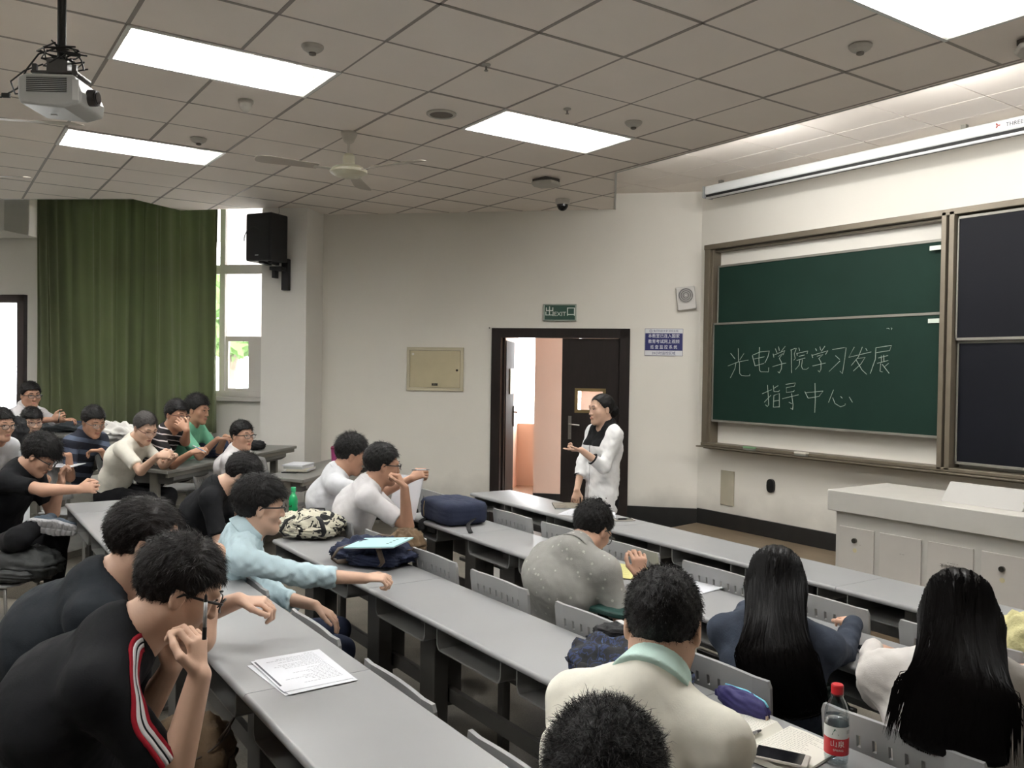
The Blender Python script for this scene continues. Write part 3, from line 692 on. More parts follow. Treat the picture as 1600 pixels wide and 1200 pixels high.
# right leaf closed
mid=1.50; lf=MB(); dwall(lf,DT0+.115,mid,.01,DTZ-.11,-.02,-.065); 
lf=MB()
wz0,wz1=1.31,1.56; wt0,wt1=1.02,1.34
for a in ((DT0+.115,wt0,.01,DTZ-.11),(wt1,mid,.01,DTZ-.11),(wt0,wt1,.01,wz0),(wt0,wt1,wz1,DTZ-.11)): dwall(lf,a[0],a[1],a[2],a[3],-.02,-.062)
leaf=lf.build('door_leaf',WOOD,door)
pn=MB(); dwall(pn,wt0,wt1,wz0,wz1,-.04,-.045); pn.build('glass_pane',mat('leaf_glass',(.9,.92,.92),.03,alpha=.14),leaf)
BR=mat('brass_frame',srgb(140,122,84),.35,metal=.6)
wf=MB()
for a in ((wt0-.012,wt1+.012,wz0-.012,wz0+.022),(wt0-.012,wt1+.012,wz1-.022,wz1+.012),(wt0-.012,wt0+.022,wz0,wz1),(wt1-.022,wt1+.012,wz0,wz1)): dwall(wf,a[0],a[1],a[2],a[3],-.012,-.03)
wf.build('window_frame',BR,leaf)
WB=mat('reflection_strip',srgb(220,214,206),.3)
CH=mat('handle_steel',srgb(150,146,140),.3,metal=.9)
h=MB(); dwall(h,mid-.115,mid-.08,1.0,1.26,-.018,-.006); h.tube([dpt(mid-.097,1.17,-.006),dpt(mid-.097,1.17,.035),dpt(mid-.13,1.168,.04),dpt(mid-.21,1.162,.038)],.008,8); h.cyl(dpt(mid-.097,1.06,0),.011,.02,12,DN)
h.build('door_handle',CH,leaf,smooth=False)
# left leaf swung out into the corridor, edge-on
ol=MB(); hp=dpt(DT1-.125,0,-.12); ang=math.atan2(-DN.y,-DN.x)+math.radians(3)
RL=Matrix.Rotation(ang,3,'Z')
ol.box(hp+RL@Vector((.36,0,1.06)),(.70,.042,2.08),R=RL); l2=ol.build('door_leaf',WOOD,door)
hb=MB(); hb.box(hp+RL@Vector((.655,-.028,1.2)),(.04,.012,.25),R=RL); hb.tube([hp+RL@Vector((.655,-.03,1.25)),hp+RL@Vector((.655,-.075,1.25)),hp+RL@Vector((.56,-.08,1.25))],.008,8); hb.build('door_handle',mat('handle_dark',srgb(60,52,48),.35,metal=.8),l2)
wb=MB(); wb.box(hp+RL@Vector((.45,-.026,1.63)),(.30,.012,.30),R=RL); wb.build('window_frame',BR,l2)
# the corridor outside: pink wall block, floor, white light beyond
PINK=mat('pink_plaster',srgb(206,178,160),.7,var=.03,scale=2,spec=.2)
c=MB(); dwall(c,1.50,2.02,.16,3.1,-1.35,-1.75); dwall(c,-2,1.5,.16,3.1,-2.1,-2.2); struct(c.build('wall_corridor',PINK))
c=MB(); dwall(c,1.50,2.02,0,.19,-1.335,-1.36); struct(c.build('baseboard_corridor',SKIRT))
c=MB(); dwall(c,-3,6,-.05,0,-.12,-6); struct(c.build('floor_corridor',mat('corridor_tile',srgb(150,128,112),.25,var=.08)))
c=MB(); dwall(c,2.6,2.7,0,3.1,-1.0,-3.4); struct(c.build('wall_corridor_end',PINK))
c=MB(); dwall(c,-3,4,3.1,3.2,-.12,-3.6); struct(c.build('ceiling_corridor',PINK))
c=MB(); dwall(c,1.4,2.7,0,.95,-3.4,-3.5); dwall(c,1.4,2.7,2.45,3.1,-3.4,-3.5); dwall(c,1.4,1.5,.95,2.45,-3.4,-3.5); struct(c.build('wall_corridor_far',PINK))
c=MB(); dwall(c,-2.1,-2,0,3.1,-.12,-2.2); dwall(c,1.42,1.5,0,3.1,-2.1,-3.5); dwall(c,2.6,2.7,0,3.1,-.14,-1.0); struct(c.build('wall_corridor_light_stop',PINK))  # walls added to close off the corridor and cut daylight on the pink
# ================================================================ window, blinds, curtain
PVC=mat('window_white',srgb(196,192,188),.4)
w=MB()
def wb_(a,b,z0,z1,n0=-.04,n1=-.10): dwall(w,a,b,z0,z1,n0,n1)
wb_(WX0,WX1,WZ0,WZ0+.07); wb_(WX0,WX1,WZ1-.06,WZ1); wb_(WX0,WX0+.07,WZ0,WZ1); wb_(WX1-.07,WX1,WZ0,WZ1); wb_(WX0,WX1,2.87,2.98)
for t in (5.645,6.4,7.1): wb_(t-.035,t+.035,WZ0,WZ1)
win=w.build('window_1',PVC,bevel=.004); struct(win)
sl=MB(); dwall(sl,WX0-.1,WX1,WZ0-.05,WZ0,.05,-.10); sl.build('window_sill',PVC,win,bevel=.005)
GL=mat('window_glass',(.95,.97,.98),.02,alpha=.12)
for a,b in ((WX0+.07,5.625),(5.695,6.365),(6.435,7.065),(7.135,WX1-.07)):
    for z0,z1 in ((WZ0+.07,2.87),(2.98,WZ1-.06)):
        pp=MB(); dwall(pp,a,b,z0,z1,-.066,-.072); pp.build('pane',GL,win)
sf=MB(); 
for a in ((5.0,5.60,2.06,2.12),(5.0,5.60,1.46,1.49),(5.0,5.30,1.49,2.06),(5.565,5.60,1.49,2.06)): dwall(sf,a[0],a[1],a[2],a[3],-.05,-.09)
sf.build('sash',PVC,win)
BL=mat('blind_white',srgb(240,240,240),.6,trans=0.,emit=0.)
def blind_mat():
    N,L,b=nodes_of(BL); t=N.new('ShaderNodeBsdfTranslucent'); t.inputs[0].default_value=(.95,.95,.95,1); a=N.new('ShaderNodeMixShader'); a.inputs[0].default_value=.75
    L.new(b.outputs[0],a.inputs[1]); L.new(t.outputs[0],a.inputs[2]); L.new(a.outputs[0],[n for n in N if n.type=='OUTPUT_MATERIAL'][0].inputs[0])
blind_mat()
for k,(a,b,z0,z1) in enumerate(((4.95,5.63,2.14,2.88),(4.95,5.63,2.96,3.7))):
    bb=MB(); dwall(bb,a,b,z0,z1,-.125,-.13); dwall(bb,a,b,z0-.03,z0,-.12,-.14); o=bb.build('roller_blind',BL); tag(o,('white roller blind pulled halfway down the lower window','white roller blind covering the upper window')[k],'blind')
# curtain: a pleated sheet, both faces
CUR=mat('curtain_green',srgb(122,130,98),.9,var=.10,scale=3,bump=.15,bscale=300,sheen=.2,stretch=(1,1,.3))
def cur_mat():
    N,L,b=nodes_of(CUR); t=N.new('ShaderNodeBsdfTranslucent'); t.inputs[0].default_value=(*srgb(128,138,104),1); a=N.new('ShaderNodeMixShader'); a.inputs[0].default_value=.28
    L.new(b.outputs[0],a.inputs[1]); L.new(t.outputs[0],a.inputs[2]); L.new(a.outputs[0],[n for n in N if n.type=='OUTPUT_MATERIAL'][0].inputs[0])
cur_mat()
def curtain(t0,t1,z0,z1,label,ph):
    nx,nz=420,26; V=[];F_=[]
    for j in range(nz+1):
        v=j/nz; z=z1+(z0-z1)*v
        for i in range(nx+1):
            u=i/nx; x=t0+(t1-t0)*(u+.010*math.sin(9*u+3*v+ph)*v)
            a=u*2*math.pi*11+1.6*math.sin(u*13+ph)+.5*math.sin(v*3+u*7)
            n=.17+(.035+.05*v)*math.sin(a)*(.55+.45*math.sin(u*17+ph+v))+.018*math.sin(a*2.3+v*2)+.03*math.sin(u*9+v*1.5)
            V.append(dpt(x+.02*math.sin(a+1.2),z-(.015*math.sin(a*.5)*v if j==nz else 0),n))
    for j in range(nz):
        for i in range(nx): k=j*(nx+1)+i; F_.append((k,k+1,k+nx+2,k+nx+1))
    me=D.meshes.new('curtain'); me.from_pydata(V,[],F_); o=link('curtain',me,CUR,smooth=True); tag(o,label,'curtain')
    s=o.modifiers.new('s','SOLIDIFY'); s.thickness=.003; return o
curtain(5.55,8.0,.98,3.97,'long green pleated curtain drawn across the tall window',.4)
cr=MB(); cr.cyl(dpt(6.8,4.0,.17),.012,2.6,10,DD); tag(cr.build('curtain_rail',PVC),'thin white rail carrying the green curtain under the ceiling','rail')
# far left glazed door with a dark frame
DL=mat('door_frame_brown',srgb(58,46,44),.5)
d=MB(); dwall(d,8.32,8.42,0,2.62,.02,-.2); dwall(d,9.3,9.4,0,2.62,.02,-.2); dwall(d,8.32,9.4,2.52,2.62,.02,-.2); dd=d.build('door_2',DL,bevel=.004); struct(dd)
gl=MB(); dwall(gl,8.42,9.3,.3,2.5,-.1,-.106); gl.build('glass_pane',GL,dd)
WH=mat('outside_railing_white',srgb(222,222,222),.5)
rl=empty('railing',dpt(8.9,.3,-1.6),0,'white wrought railing outside the far left door','railing')
def relp(t,z,n): return dpt(t,z,n)-dpt(8.9,.3,-1.6)
for k in range(8):
    t=8.3+k*.16; a=MB(); a.tube([relp(t,.3,-1.6),relp(t,2.1,-1.6)],.013,6); a.tube([relp(t,1.0,-1.6),relp(t+.05,1.3,-1.6),relp(t+.08,1.6,-1.6),relp(t+.05,1.9,-1.6)],.008,5); a.build('baluster',WH,rl)
a=MB(); a.tube([relp(8.2,2.1,-1.6),relp(9.6,2.1,-1.6)],.02,8); a.build('rail',WH,rl); a=MB(); a.tube([relp(8.2,1.25,-1.6),relp(9.6,1.25,-1.6)],.015,8); a.build('rail',WH,rl)
# outside: ground, column, a car and greenery seen through the sash
GRD=mat('outside_paving',srgb(190,188,182),.8,var=.06); f=MB(); f.prism([(-60,-30),(-2.6,5.2),(-6,40),(-60,40)],-.35,-.3); f.prism([(-60,-60),(-6,-60),(-12.4,-4.6),(-60,-30)],-.35,-.3); struct(f.build('ground_outside',GRD))
c=MB(); c.cyl(dpt(5.0,1.5,-2.6)+Vector((0,0,0)),.16,3.8,24); c.cyl(dpt(5.0,3.2,-2.6),.2,.1,24); o=c.build('column',mat('column_stone',srgb(214,206,196),.7,var=.05),smooth=False); auto_smooth(o); tag(o,'pale round column outside the open window','column')
CHALK=[[[(-0.971,2.016),(-0.964,1.876)],[(-1.068,1.966),(-1.009,1.909)],[(-0.897,1.964),(-0.949,1.9)],[(-1.101,1.837),(-0.972,1.878),(-0.839,1.897)],[(-0.995,1.876),(-1.009,1.809),(-1.067,1.715)],[(-0.952,1.882),(-0.946,1.761),(-0.922,1.742),(-0.868,1.738),(-0.817,1.741),(-0.817,1.756)]],[[(-0.79,1.944),(-0.753,1.839)],[(-0.783,1.948),(-0.694,1.977),(-0.583,1.985),(-0.598,1.929),(-0.633,1.87)],[(-0.764,1.908),(-0.642,1.929)],[(-0.75,1.84),(-0.648,1.864)],[(-0.703,2.024),(-0.707,1.9),(-0.698,1.799),(-0.682,1.782),(-0.588,1.782),(-0.586,1.824)]],[[(-0.512,2.008),(-0.492,1.969)],[(-0.475,2.027),(-0.464,1.986)],[(-0.396,2.029),(-0.443,1.98)],[(-0.537,1.958),(-0.527,1.923)],[(-0.534,1.943),(-0.401,1.988),(-0.419,1.946)],[(-0.477,1.931),(-0.424,1.961),(-0.463,1.911)],[(-0.46,1.911),(-0.434,1.871),(-0.435,1.813),(-0.459,1.772),(-0.476,1.784)],[(-0.539,1.833),(-0.426,1.861),(-0.385,1.868)]],[[(-0.326,1.996),(-0.318,1.774)],[(-0.333,1.991),(-0.285,2.007),(-0.269,2.007),(-0.291,1.956),(-0.28,1.911),(-0.296,1.896)],[(-0.241,2.012),(-0.231,1.984)],[(-0.264,1.962),(-0.256,1.939)],[(-0.26,1.959),(-0.141,1.981),(-0.15,1.955)],[(-0.239,1.931),(-0.176,1.944)],[(-0.262,1.893),(-0.169,1.916)],[(-0.228,1.893),(-0.234,1.848),(-0.274,1.808)],[(-0.199,1.902),(-0.207,1.837),(-0.193,1.811),(-0.153,1.809),(-0.127,1.826)]],[[(-0.057,2.004),(-0.046,1.982)],[(-0.011,2.02),(-0.001,1.987)],[(0.042,2.023),(0.005,1.976)],[(-0.097,1.949),(-0.086,1.918)],[(-0.087,1.941),(0.075,1.981),(0.051,1.948)],[(-0.039,1.932),(0.025,1.948),(-0.021,1.91)],[(-0.019,1.91),(0.005,1.877),(0.007,1.816),(-0.009,1.785),(-0.025,1.799)],[(-0.086,1.841),(0.052,1.869)]],[[(0.122,1.991),(0.235,2.006),(0.262,2.006),(0.245,1.871),(0.229,1.774),(0.204,1.796)],[(0.155,1.936),(0.198,1.902)],[(0.092,1.792),(0.202,1.888)]],[[(0.344,2.012),(0.29,1.92),(0.508,1.966)],[(0.423,2.011),(0.387,1.925),(0.318,1.848)],[(0.456,1.998),(0.47,1.977)],[(0.376,1.909),(0.452,1.919),(0.412,1.861),(0.34,1.799)],[(0.364,1.898),(0.425,1.808),(0.47,1.771)]],[[(0.553,2.002),(0.698,2.02),(0.682,1.976),(0.56,1.96)],[(0.553,2.002),(0.55,1.903),(0.505,1.778)],[(0.578,1.913),(0.667,1.934)],[(0.606,1.934),(0.609,1.872)],[(0.628,1.939),(0.631,1.882)],[(0.568,1.867),(0.671,1.892)],[(0.601,1.867),(0.597,1.799),(0.62,1.793)],[(0.674,1.867),(0.641,1.841)],[(0.616,1.859),(0.682,1.782)]],[[(-0.658,1.566),(-0.548,1.608)],[(-0.596,1.653),(-0.577,1.46),(-0.594,1.442),(-0.616,1.459)],[(-0.631,1.484),(-0.553,1.555)],[(-0.527,1.649),(-0.519,1.591),(-0.462,1.593),(-0.452,1.607)],[(-0.47,1.65),(-0.526,1.62)],[(-0.518,1.556),(-0.522,1.439)],[(-0.518,1.554),(-0.454,1.575),(-0.451,1.442)],[(-0.516,1.498),(-0.456,1.509)],[(-0.519,1.439),(-0.454,1.445)]],[[(-0.38,1.664),(-0.271,1.68),(-0.283,1.649),(-0.375,1.632),(-0.371,1.586),(-0.289,1.598),(-0.282,1.611)],[(-0.418,1.525),(-0.234,1.569)],[(-0.313,1.58),(-0.293,1.472),(-0.296,1.426),(-0.319,1.439)],[(-0.341,1.495),(-0.307,1.481)]],[[(-0.164,1.601),(-0.127,1.541)],[(-0.155,1.59),(0.033,1.612),(-0.01,1.561),(-0.124,1.541)],[(-0.056,1.682),(-0.048,1.527),(-0.052,1.41)]],[[(0.142,1.626),(0.093,1.51)],[(0.135,1.555),(0.161,1.502),(0.218,1.475),(0.26,1.49),(0.266,1.506)],[(0.215,1.569),(0.234,1.553)],[(0.304,1.567),(0.337,1.52)]]]
# ================================================================ board wall
ALU=mat('board_frame_bronze',srgb(112,104,90),.45,metal=.35,var=.06,scale=6)
ALU2=mat('panel_frame_grey',srgb(128,126,118),.45,metal=.3)
GREEN=mat('chalkboard_green',srgb(21,45,37),.7,var=.10,scale=2.5,spec=.2); NAVY=mat('chalkboard_navy',srgb(12,14,22),.6,var=.1,scale=2,spec=.2)
CHALK_M=mat('chalk',srgb(158,170,160),.9,var=.25,scale=120)
bb=empty('blackboard',(.085,6.05,0),0,'wide sliding chalkboard in a bronze frame with white chalk writing','blackboard')
def rel(o): return (o[0],o[1]-6.05,o[2])
def bx(m,x0,x1,y0,y1,z0,z1): m.lohi((x0,y0-6.05,z0),(x1,y1-6.05,z1)); return m
for x0,x1,y0 in ((-1.51,-1.44,5.90),(-1.44,-1.415,5.93),(1.045,1.085,5.89),(1.09,1.105,5.93),(1.108,1.15,5.89),(3.70,3.77,5.90)):
    bx(MB(),x0,x1,y0,6.05,1.01,3.085).build('stile',ALU,bb,bevel=.004)
for z0,z1,y0 in ((3.055,3.105,5.89),(3.03,3.05,5.96),(1.0,1.03,5.89),(.965,1.0,5.93)): bx(MB(),-1.51,3.77,y0,6.05,z0,z1).build('rail',ALU,bb,bevel=.004)
bx(MB(),-1.53,3.79,5.84,5.92,.985,.997).build('chalk_tray',ALU,bb,bevel=.002)
def panel(x0,x1,z0,z1,y,m,nm,fw=.022):
    p=bx(MB(),x0,x1,y,y+.012,z0,z1).build(nm,m,bb)
    for a in ((x0,x1,z0,z0+fw),(x0,x1,z1-fw,z1),(x0,x0+fw*.6,z0,z1),(x1-fw*.6,x1,z0,z1)): bx(MB(),a[0],a[1],y-.008,y+.016,a[2],a[3]).build('edge_strip',ALU2,p,bevel=.002)
    return p
panel(-1.375,1.045,1.86,2.885,5.965,GREEN,'sliding_panel'); lowp=panel(-1.395,1.043,1.255,2.285,5.93,GREEN,'sliding_panel')
panel(1.16,3.70,2.05,3.04,5.93,NAVY,'sliding_panel'); panel(1.16,3.70,1.06,2.05,5.965,NAVY,'sliding_panel')
for x,z in ((.985,2.81),(.985,2.215)): bx(MB(),x-.05,x+.045,5.918,5.924,z-.018,z+.018).build('sticker',mat('sticker_white',srgb(205,215,205),.5),bb)
for ch in CHALK:
    m=MB()
    for st in ch: m.tube([(x-.085,-.1235,z) for x,z in st],.0026,5)
    m.build('chalk_writing',CHALK_M,bb,kind='stuff')
m=MB(); m.tube([(.565,-.1235,2.165),(.58,-.1235,2.168),(.59,-.1235,2.16)],.003,4); m.tube([(.605,-.1235,2.17),(.615,-.1235,2.165),(.608,-.1235,2.155)],.003,4); m.build('chalk_writing',CHALK_M,bb,kind='stuff')
def eraser(x,c,label):
    r=empty('eraser',(x+.07,5.875,.999),0,label,'eraser'); MB().box((0,0,.012),(.13,.045,.02)).build('felt',mat('felt_grey',srgb(120,120,112),.9),r,bevel=.004); MB().box((0,0,.03),(.135,.048,.018)).build('handle',c,r,bevel=.005)
eraser(-.83,mat('eraser_green',srgb(120,160,120),.6),'green-backed board eraser on the chalk tray'); eraser(-.22,mat('eraser_white',srgb(205,200,190),.6),'white-backed board eraser on the chalk tray')
# projection screen housing hung from the high ceiling
SCW=mat('screen_white',srgb(214,216,216),.4)
s=empty('projection_screen',(-1.22,5.72,3.6),0,'long white rolled-up projection screen housing above the board','projection screen')
MB().box((2.6,0,.015),(5.2,.13,.09)).build('housing',SCW,s,bevel=.02,seg=3)
MB().box((2.6,-.01,-.045),(5.16,.09,.03)).build('slot',mat('slot_black',srgb(16,16,16),.6),s)
MB().cyl((2.6,-.045,-.062),.013,5.16,12,'x').build('bottom_bar',SCW,s,smooth=True)
MB().box((-.01,0,-.0),(.02,.14,.12)).build('end_cap',mat('cap_grey',srgb(150,152,152),.5),s,bevel=.004)
for x in (.15,2.6,5.0): MB().box((x,.02,.08),(.04,.04,.05)).build('bracket',ALU2,s)
def text(body,size,loc,R,m,parent=None,name='lettering',ext=.0008,align='CENTER',wx=1.):
    c=D.curves.new('t','FONT'); c.body=body; c.size=size; c.extrude=ext; c.align_x=align; c.align_y='CENTER'; c.resolution_u=3
    o=D.objects.new('t',c); COL.objects.link(o); dg=bpy.context.evaluated_depsgraph_get(); me=D.meshes.new_from_object(o.evaluated_get(dg)); D.objects.remove(o)
    n=np.empty(len(me.vertices)*3); me.vertices.foreach_get('co',n); n=n.reshape(-1,3); n[:,0]*=wx; me.vertices.foreach_set('co',n.ravel()); me.materials.clear()
    o=link(name,me,m,parent); M=R.to_4x4(); M.translation=Vector(loc); o.matrix_local=M; o['kind']='stuff'; return o
RF=Matrix(((1,0,0),(0,0,-1),(0,1,0)))        # lettering on the board wall, facing the room (-y)
lg=MB()
for k in range(3):
    a=math.radians(90+120*k); R=Matrix.Rotation(a,3,'Y'); lg.add([R@Vector(v) for v in ((0,0,.0),(.006,0,.006),(.004,0,.02),(-.004,0,.02),(-.006,0,.006))],[(0,1,2,3,4)])
lg.build('logo',mat('logo_red',srgb(150,60,50),.5),s,loc=(2.89,-.067,.02)); text('THREELE',.042,(3.03,-.0665,.012),RF,mat('print_grey',srgb(70,72,80),.5),s)
# plates on the board wall under the board
bp=MB().lohi((-1.27,6.035,.385),(-1.09,6.05,.745)).build('cover_plate',mat('plate_beige',srgb(170,164,146),.5,var=.08,scale=4),bevel=.004); tag(bp,'tall beige metal cover plate low on the board wall','cover plate')
so_=MB(); so_.prism([(.045*math.cos(a)*1.,.068*(math.copysign(abs(math.sin(a))**.6,math.sin(a)))) for a in [2*math.pi*k/20 for k in range(20)]],-.03,0,'y'); o=so_.build('wall_socket',mat('socket_black',srgb(24,24,24),.4),loc=(-.62,6.05,.655),bevel=.004); tag(o,'small black oval wall socket beneath the chalkboard','socket')
# ---- console on the stage
GRY=mat('console_grey',srgb(182,180,174),.5,var=.04,scale=5); GRY2=mat('console_panel_grey',srgb(186,182,176),.5,var=.05,scale=3)
pd=empty('lecture_console',(1.10,4.62,.14),0,'long grey metal lecture console with locked front panels on the stage','lectern')
MB().lohi((0,0,0),(3.0,.66,.64)).build('cabinet',GRY,pd,bevel=.004); MB().lohi((-.045,-.045,.635),(3.05,.70,.785)).build('top',GRY,pd,bevel=.006)
KN=mat('lock_chrome',srgb(120,118,112),.25,metal=.9); ST=mat('seal_sticker',srgb(196,186,150),.5)
for k,(x0,x1) in enumerate(((.035,.31),(.352,.655),(.70,1.00),(1.05,1.36),(1.41,1.72),(1.77,2.08))):
    q=MB().lohi((x0,-.012,.02),(x1,.0,.53)).build('door',GRY2,pd,bevel=.003)
    if k in (0,3):
        MB().cyl((x0+.13,-.02,.44),.018,.02,16,'y').build('lock',KN,q,smooth=False); MB().cyl((x0+.13,-.0135,.37),.016,.002,14,'y').build('sticker',ST,q)
    if k in (0,1,2): text(('...','-- --','- ---- -\n不许张贴广告')[k],.022 if k<2 else .028,(x0+.17,-.0135,.42-.01*k),RF,mat('faded_print',srgb(96,92,88),.8),q)
ld=empty('lectern_lid',(1.10+.70,4.85,.925),0,'slanted pale grey reading lid raised on the console','lectern lid')
lm=MB(); lm.prism([(-.10,0),(.02,.125),(.04,.125),(.34,.0)],0,.52,'x'); lm.build('lid',mat('lid_pale',srgb(160,159,155),.5),ld,bevel=.004); MB().lohi((.505,-.06,.0),(.535,.1,.06)).build('hinge_plate',GRY,ld)
# ================================================================ fixtures on the door wall
def dempty(name,t,z,n,label,cat,group=None,tilt=0.):
    r=empty(name,dpt(t,z,n),0,label,cat,group); M=Matrix((-DD,-DN,Vector((0,0,1)))).transposed()
    if tilt: M=M@Matrix.Rotation(tilt,3,'Y')
    r.rotation_euler=M.to_euler(); return r   # local x to the right as seen, -y into the room, z up
eb=dempty('electrical_box',2.96,1.76,0.,'beige metal distribution box set into the door wall','electrical box')
BG=mat('box_beige',srgb(186,176,146),.45,var=.06,scale=5)
m=MB()
for a in ((-.335,.335,-.25,-.215),(-.335,.335,.215,.25),(-.335,-.30,-.25,.25),(.30,.335,-.25,.25)): m.lohi((a[0],-.022,a[2]),(a[1],.0,a[3]))
m.build('frame',mat('box_frame_beige',srgb(190,182,158),.45),eb,bevel=.003)
q=MB().lohi((-.297,-.018,-.212),(.297,0,.212)).build('door',BG,eb,bevel=.003); MB().cyl((.262,-.024,-.01),.013,.012,14,'y').build('lock',mat('lock_dark',srgb(50,44,36),.4,metal=.6),q)
MB().lohi((-.035,-.021,-.19),(.035,-.018,-.162)).build('name_plate',mat('plate_black',srgb(36,34,30),.4),q); text('▽—',.02,(0,-.0215,-.176),RF,mat('plate_lettering',srgb(170,165,140),.5),q); MB().cyl((-.262,-.02,.17),.015,.004,12,'y').build('sticker',mat('box_sticker',srgb(210,208,200),.5),q)
ex=dempty('exit_sign',1.53,2.41,0.,'dark green exit sign with Chinese and English lettering over the door','exit sign')
m=MB()
for a in ((-.185,.185,-.095,-.08),(-.185,.185,.08,.095),(-.185,-.17,-.095,.095),(.17,.185,-.095,.095)): m.lohi((a[0],-.03,a[2]),(a[1],.0,a[3]))
m.build('frame',mat('sign_frame_silver',srgb(150,158,148),.35,metal=.5),ex,bevel=.002); MB().lohi((-.172,-.024,-.082),(.172,0,.082)).build('sign_face',mat('sign_green',srgb(22,66,52),.35),ex)
SW=mat('sign_lettering',srgb(214,220,212),.5); text('出',.115,(-.115,-.0248,.005),RF,SW,ex); text('EXIT',.066,(.003,-.0248,-.018),RF,SW,ex); text('口',.115,(.125,-.0248,.005),RF,SW,ex)
sg=dempty('notice_plate',.385,2.09,0.,'blue and white monitoring notice on the door wall','sign')
MB().lohi((-.205,-.008,-.148),(.205,0,.148)).build('plate',mat('notice_white',srgb(214,216,220),.35),sg,bevel=.001); BLU=mat('notice_blue',srgb(24,30,96),.4)
for a in ((-.205,.205,-.148,-.145),(-.205,.205,.145,.148),(-.205,-.202,-.148,.148),(.202,.205,-.148,.148)): MB().lohi((a[0],-.0088,a[2]),(a[1],-.0078,a[3])).build('border',BLU,sg)
MB().lohi((-.200,-.0095,-.09),(.200,-.008,.098)).build('blue_field',BLU,sg)
NW=mat('notice_white_letters',srgb(226,228,236),.5)
for k,(t_,w_) in enumerate((('本教室已连入国家',1.),('教育考试网上视频',1.),('巡 查 监 控 系 统',.93))): text(t_,.046,(0,-.0100,.066-.060*k),RF,NW,sg,wx=w_*.92)
text('24小时监控区域',.036,(0,-.0086,-.120),RF,BLU,sg); text('电子科技大学 研究生院',.026,(.02,-.0086,.122),RF,BLU,sg)
m=MB(); m.tube([(-.14+.013*math.cos(a),-.009,.122+.013*math.sin(a)) for a in [2*math.pi*k/14 for k in range(14)]],.0022,5,close=True); m.build('emblem',BLU,sg)
ws=dempty('wall_speaker',.155,2.565,0.,'small square white wall speaker with round grey grille, tilted','speaker',None,-.12)
MB().lohi((-.10,-.07,-.125),(.10,0,.125)).build('case',mat('speaker_white',srgb(196,194,190),.5),ws,bevel=.012,seg=3)
gr=MB(); gr.cyl((0,-.073,.03),.082,.008,28,'y'); g_=gr.build('grille',mat('grille_grey',srgb(104,102,100),.5),ws)
m=MB()
for rr in (.02,.04,.06,.08): m.tube([(rr*math.cos(a),-.079,.03+rr*math.sin(a)) for a in [2*math.pi*k/22 for k in range(22)]],.0028,5,close=True)
m.build('grille_ring',mat('speaker_white',(0,0,0)),g_,kind='stuff'); MB().cyl((0,-.082,.03),.012,.008,14,'y').build('grille_hub',mat('speaker_white',(0,0,0)),g_)
nl=dempty('wall_hook',2.33,2.235,0,'tiny black hook in the plaster left of the door','hook'); MB().cyl((0,-.008,0),.007,.02,8,'y').build('peg',mat('socket_black',(0,0,0)),nl)
# loudspeaker on the pillar
ls=dempty('loudspeaker',4.67,3.17,.46,'black loudspeaker bracketed high on the white pillar','speaker'); BK=mat('speaker_black',srgb(26,26,28),.6,var=.1,bump=.1,bscale=300)
RZ=Matrix.Rotation(-.25,3,'Z')
MB().box((-.03,-.24,0),(.35,.28,.52),R=RZ).build('cabinet',BK,ls,bevel=.018,seg=3); MB().box((-.066,-.383,-.0),(.32,.008,.49),R=RZ).build('grille',mat('speaker_grille',srgb(34,34,36),.8,bump=.4,bscale=500),ls,bevel=.006)
m=MB(); m.tube([RZ@Vector((-.03+.13*math.cos(a),-.39,-.04+.15*math.sin(a))) for a in [math.pi*k/14 for k in range(15)]],.006,6); m.build('grille_arch',BK,ls)
MB().box((-.075,-.389,-.20),(.045,.004,.012),R=RZ).build('badge',mat('badge_silver',srgb(150,150,150),.4),ls)
m=MB(); m.lohi((.06,-.07,-.55),(.14,0,-.20)); m.lohi((-.02,-.20,-.34),(.12,-.03,-.30)); m.lohi((-.02,-.14,-.42),(.02,-.05,-.30)); m.box((-.05,-.24,-.27),(.06,.2,.03)); m.box((.05,-.24,-.27),(.04,.2,.03)); m.build('bracket',BK,ls,bevel=.004)
c_=MB(); c_.tube([(.0,-.05,.26),(.01,-.03,.33),(0,-.02,.38)],.003,5); c_.build('cable',mat('cable_grey',srgb(150,148,142),.6),ls)
# ================================================================ ceiling fittings
PL=mat('plastic_white',srgb(186,182,174),.5); PLD=mat('plastic_grey',srgb(120,114,106),.5)
def ceil_e(name,x,y,label,cat,group=None): return empty(name,(x,y,HC),0,label,cat,group)
for x,y,k,lab in ((-.9,.9,1,'smoke detector with a deep body between two ceiling lights'),(.3,.9,0,'dome smoke detector above the nearest left ceiling light'),(-2.1,.9,0,'dome smoke detector beside the farther left ceiling light'),(.3,3.3,0,'dome smoke detector right of the ceiling light by the door'),(2.1,3.3,0,'dome smoke detector by the top right ceiling light')):
    r=ceil_e('smoke_detector',x,y,lab,'smoke detector','smoke detectors on the ceiling')
    m=MB(); m.lathe([(.062,0),(.062,-.008),(.052,-.022),(.03,-.036),(.0,-.04)] if not k else [(.05,0),(.05,-.018),(.044,-.024)],n=28); m.build('base',PL,r,smooth=False)
    m=MB(); m.lathe([(.020,-.03),(.020,-.048),(.012,-.052),(0,-.053)] if not k else [(.040,-.024),(.040,-.05),(.03,-.066),(.018,-.076),(0,-.078)],n=20); m.build('sensor',PLD if not k else PL,r)
sp_=ceil_e('ceiling_speaker',-.36,2.10,'round flush ceiling speaker with a mesh grille','speaker'); m=MB(); m.lathe([(.105,0),(.105,-.008),(.095,-.014),(.082,-.012),(.082,0)],n=36); m.build('rim',PL,sp_)
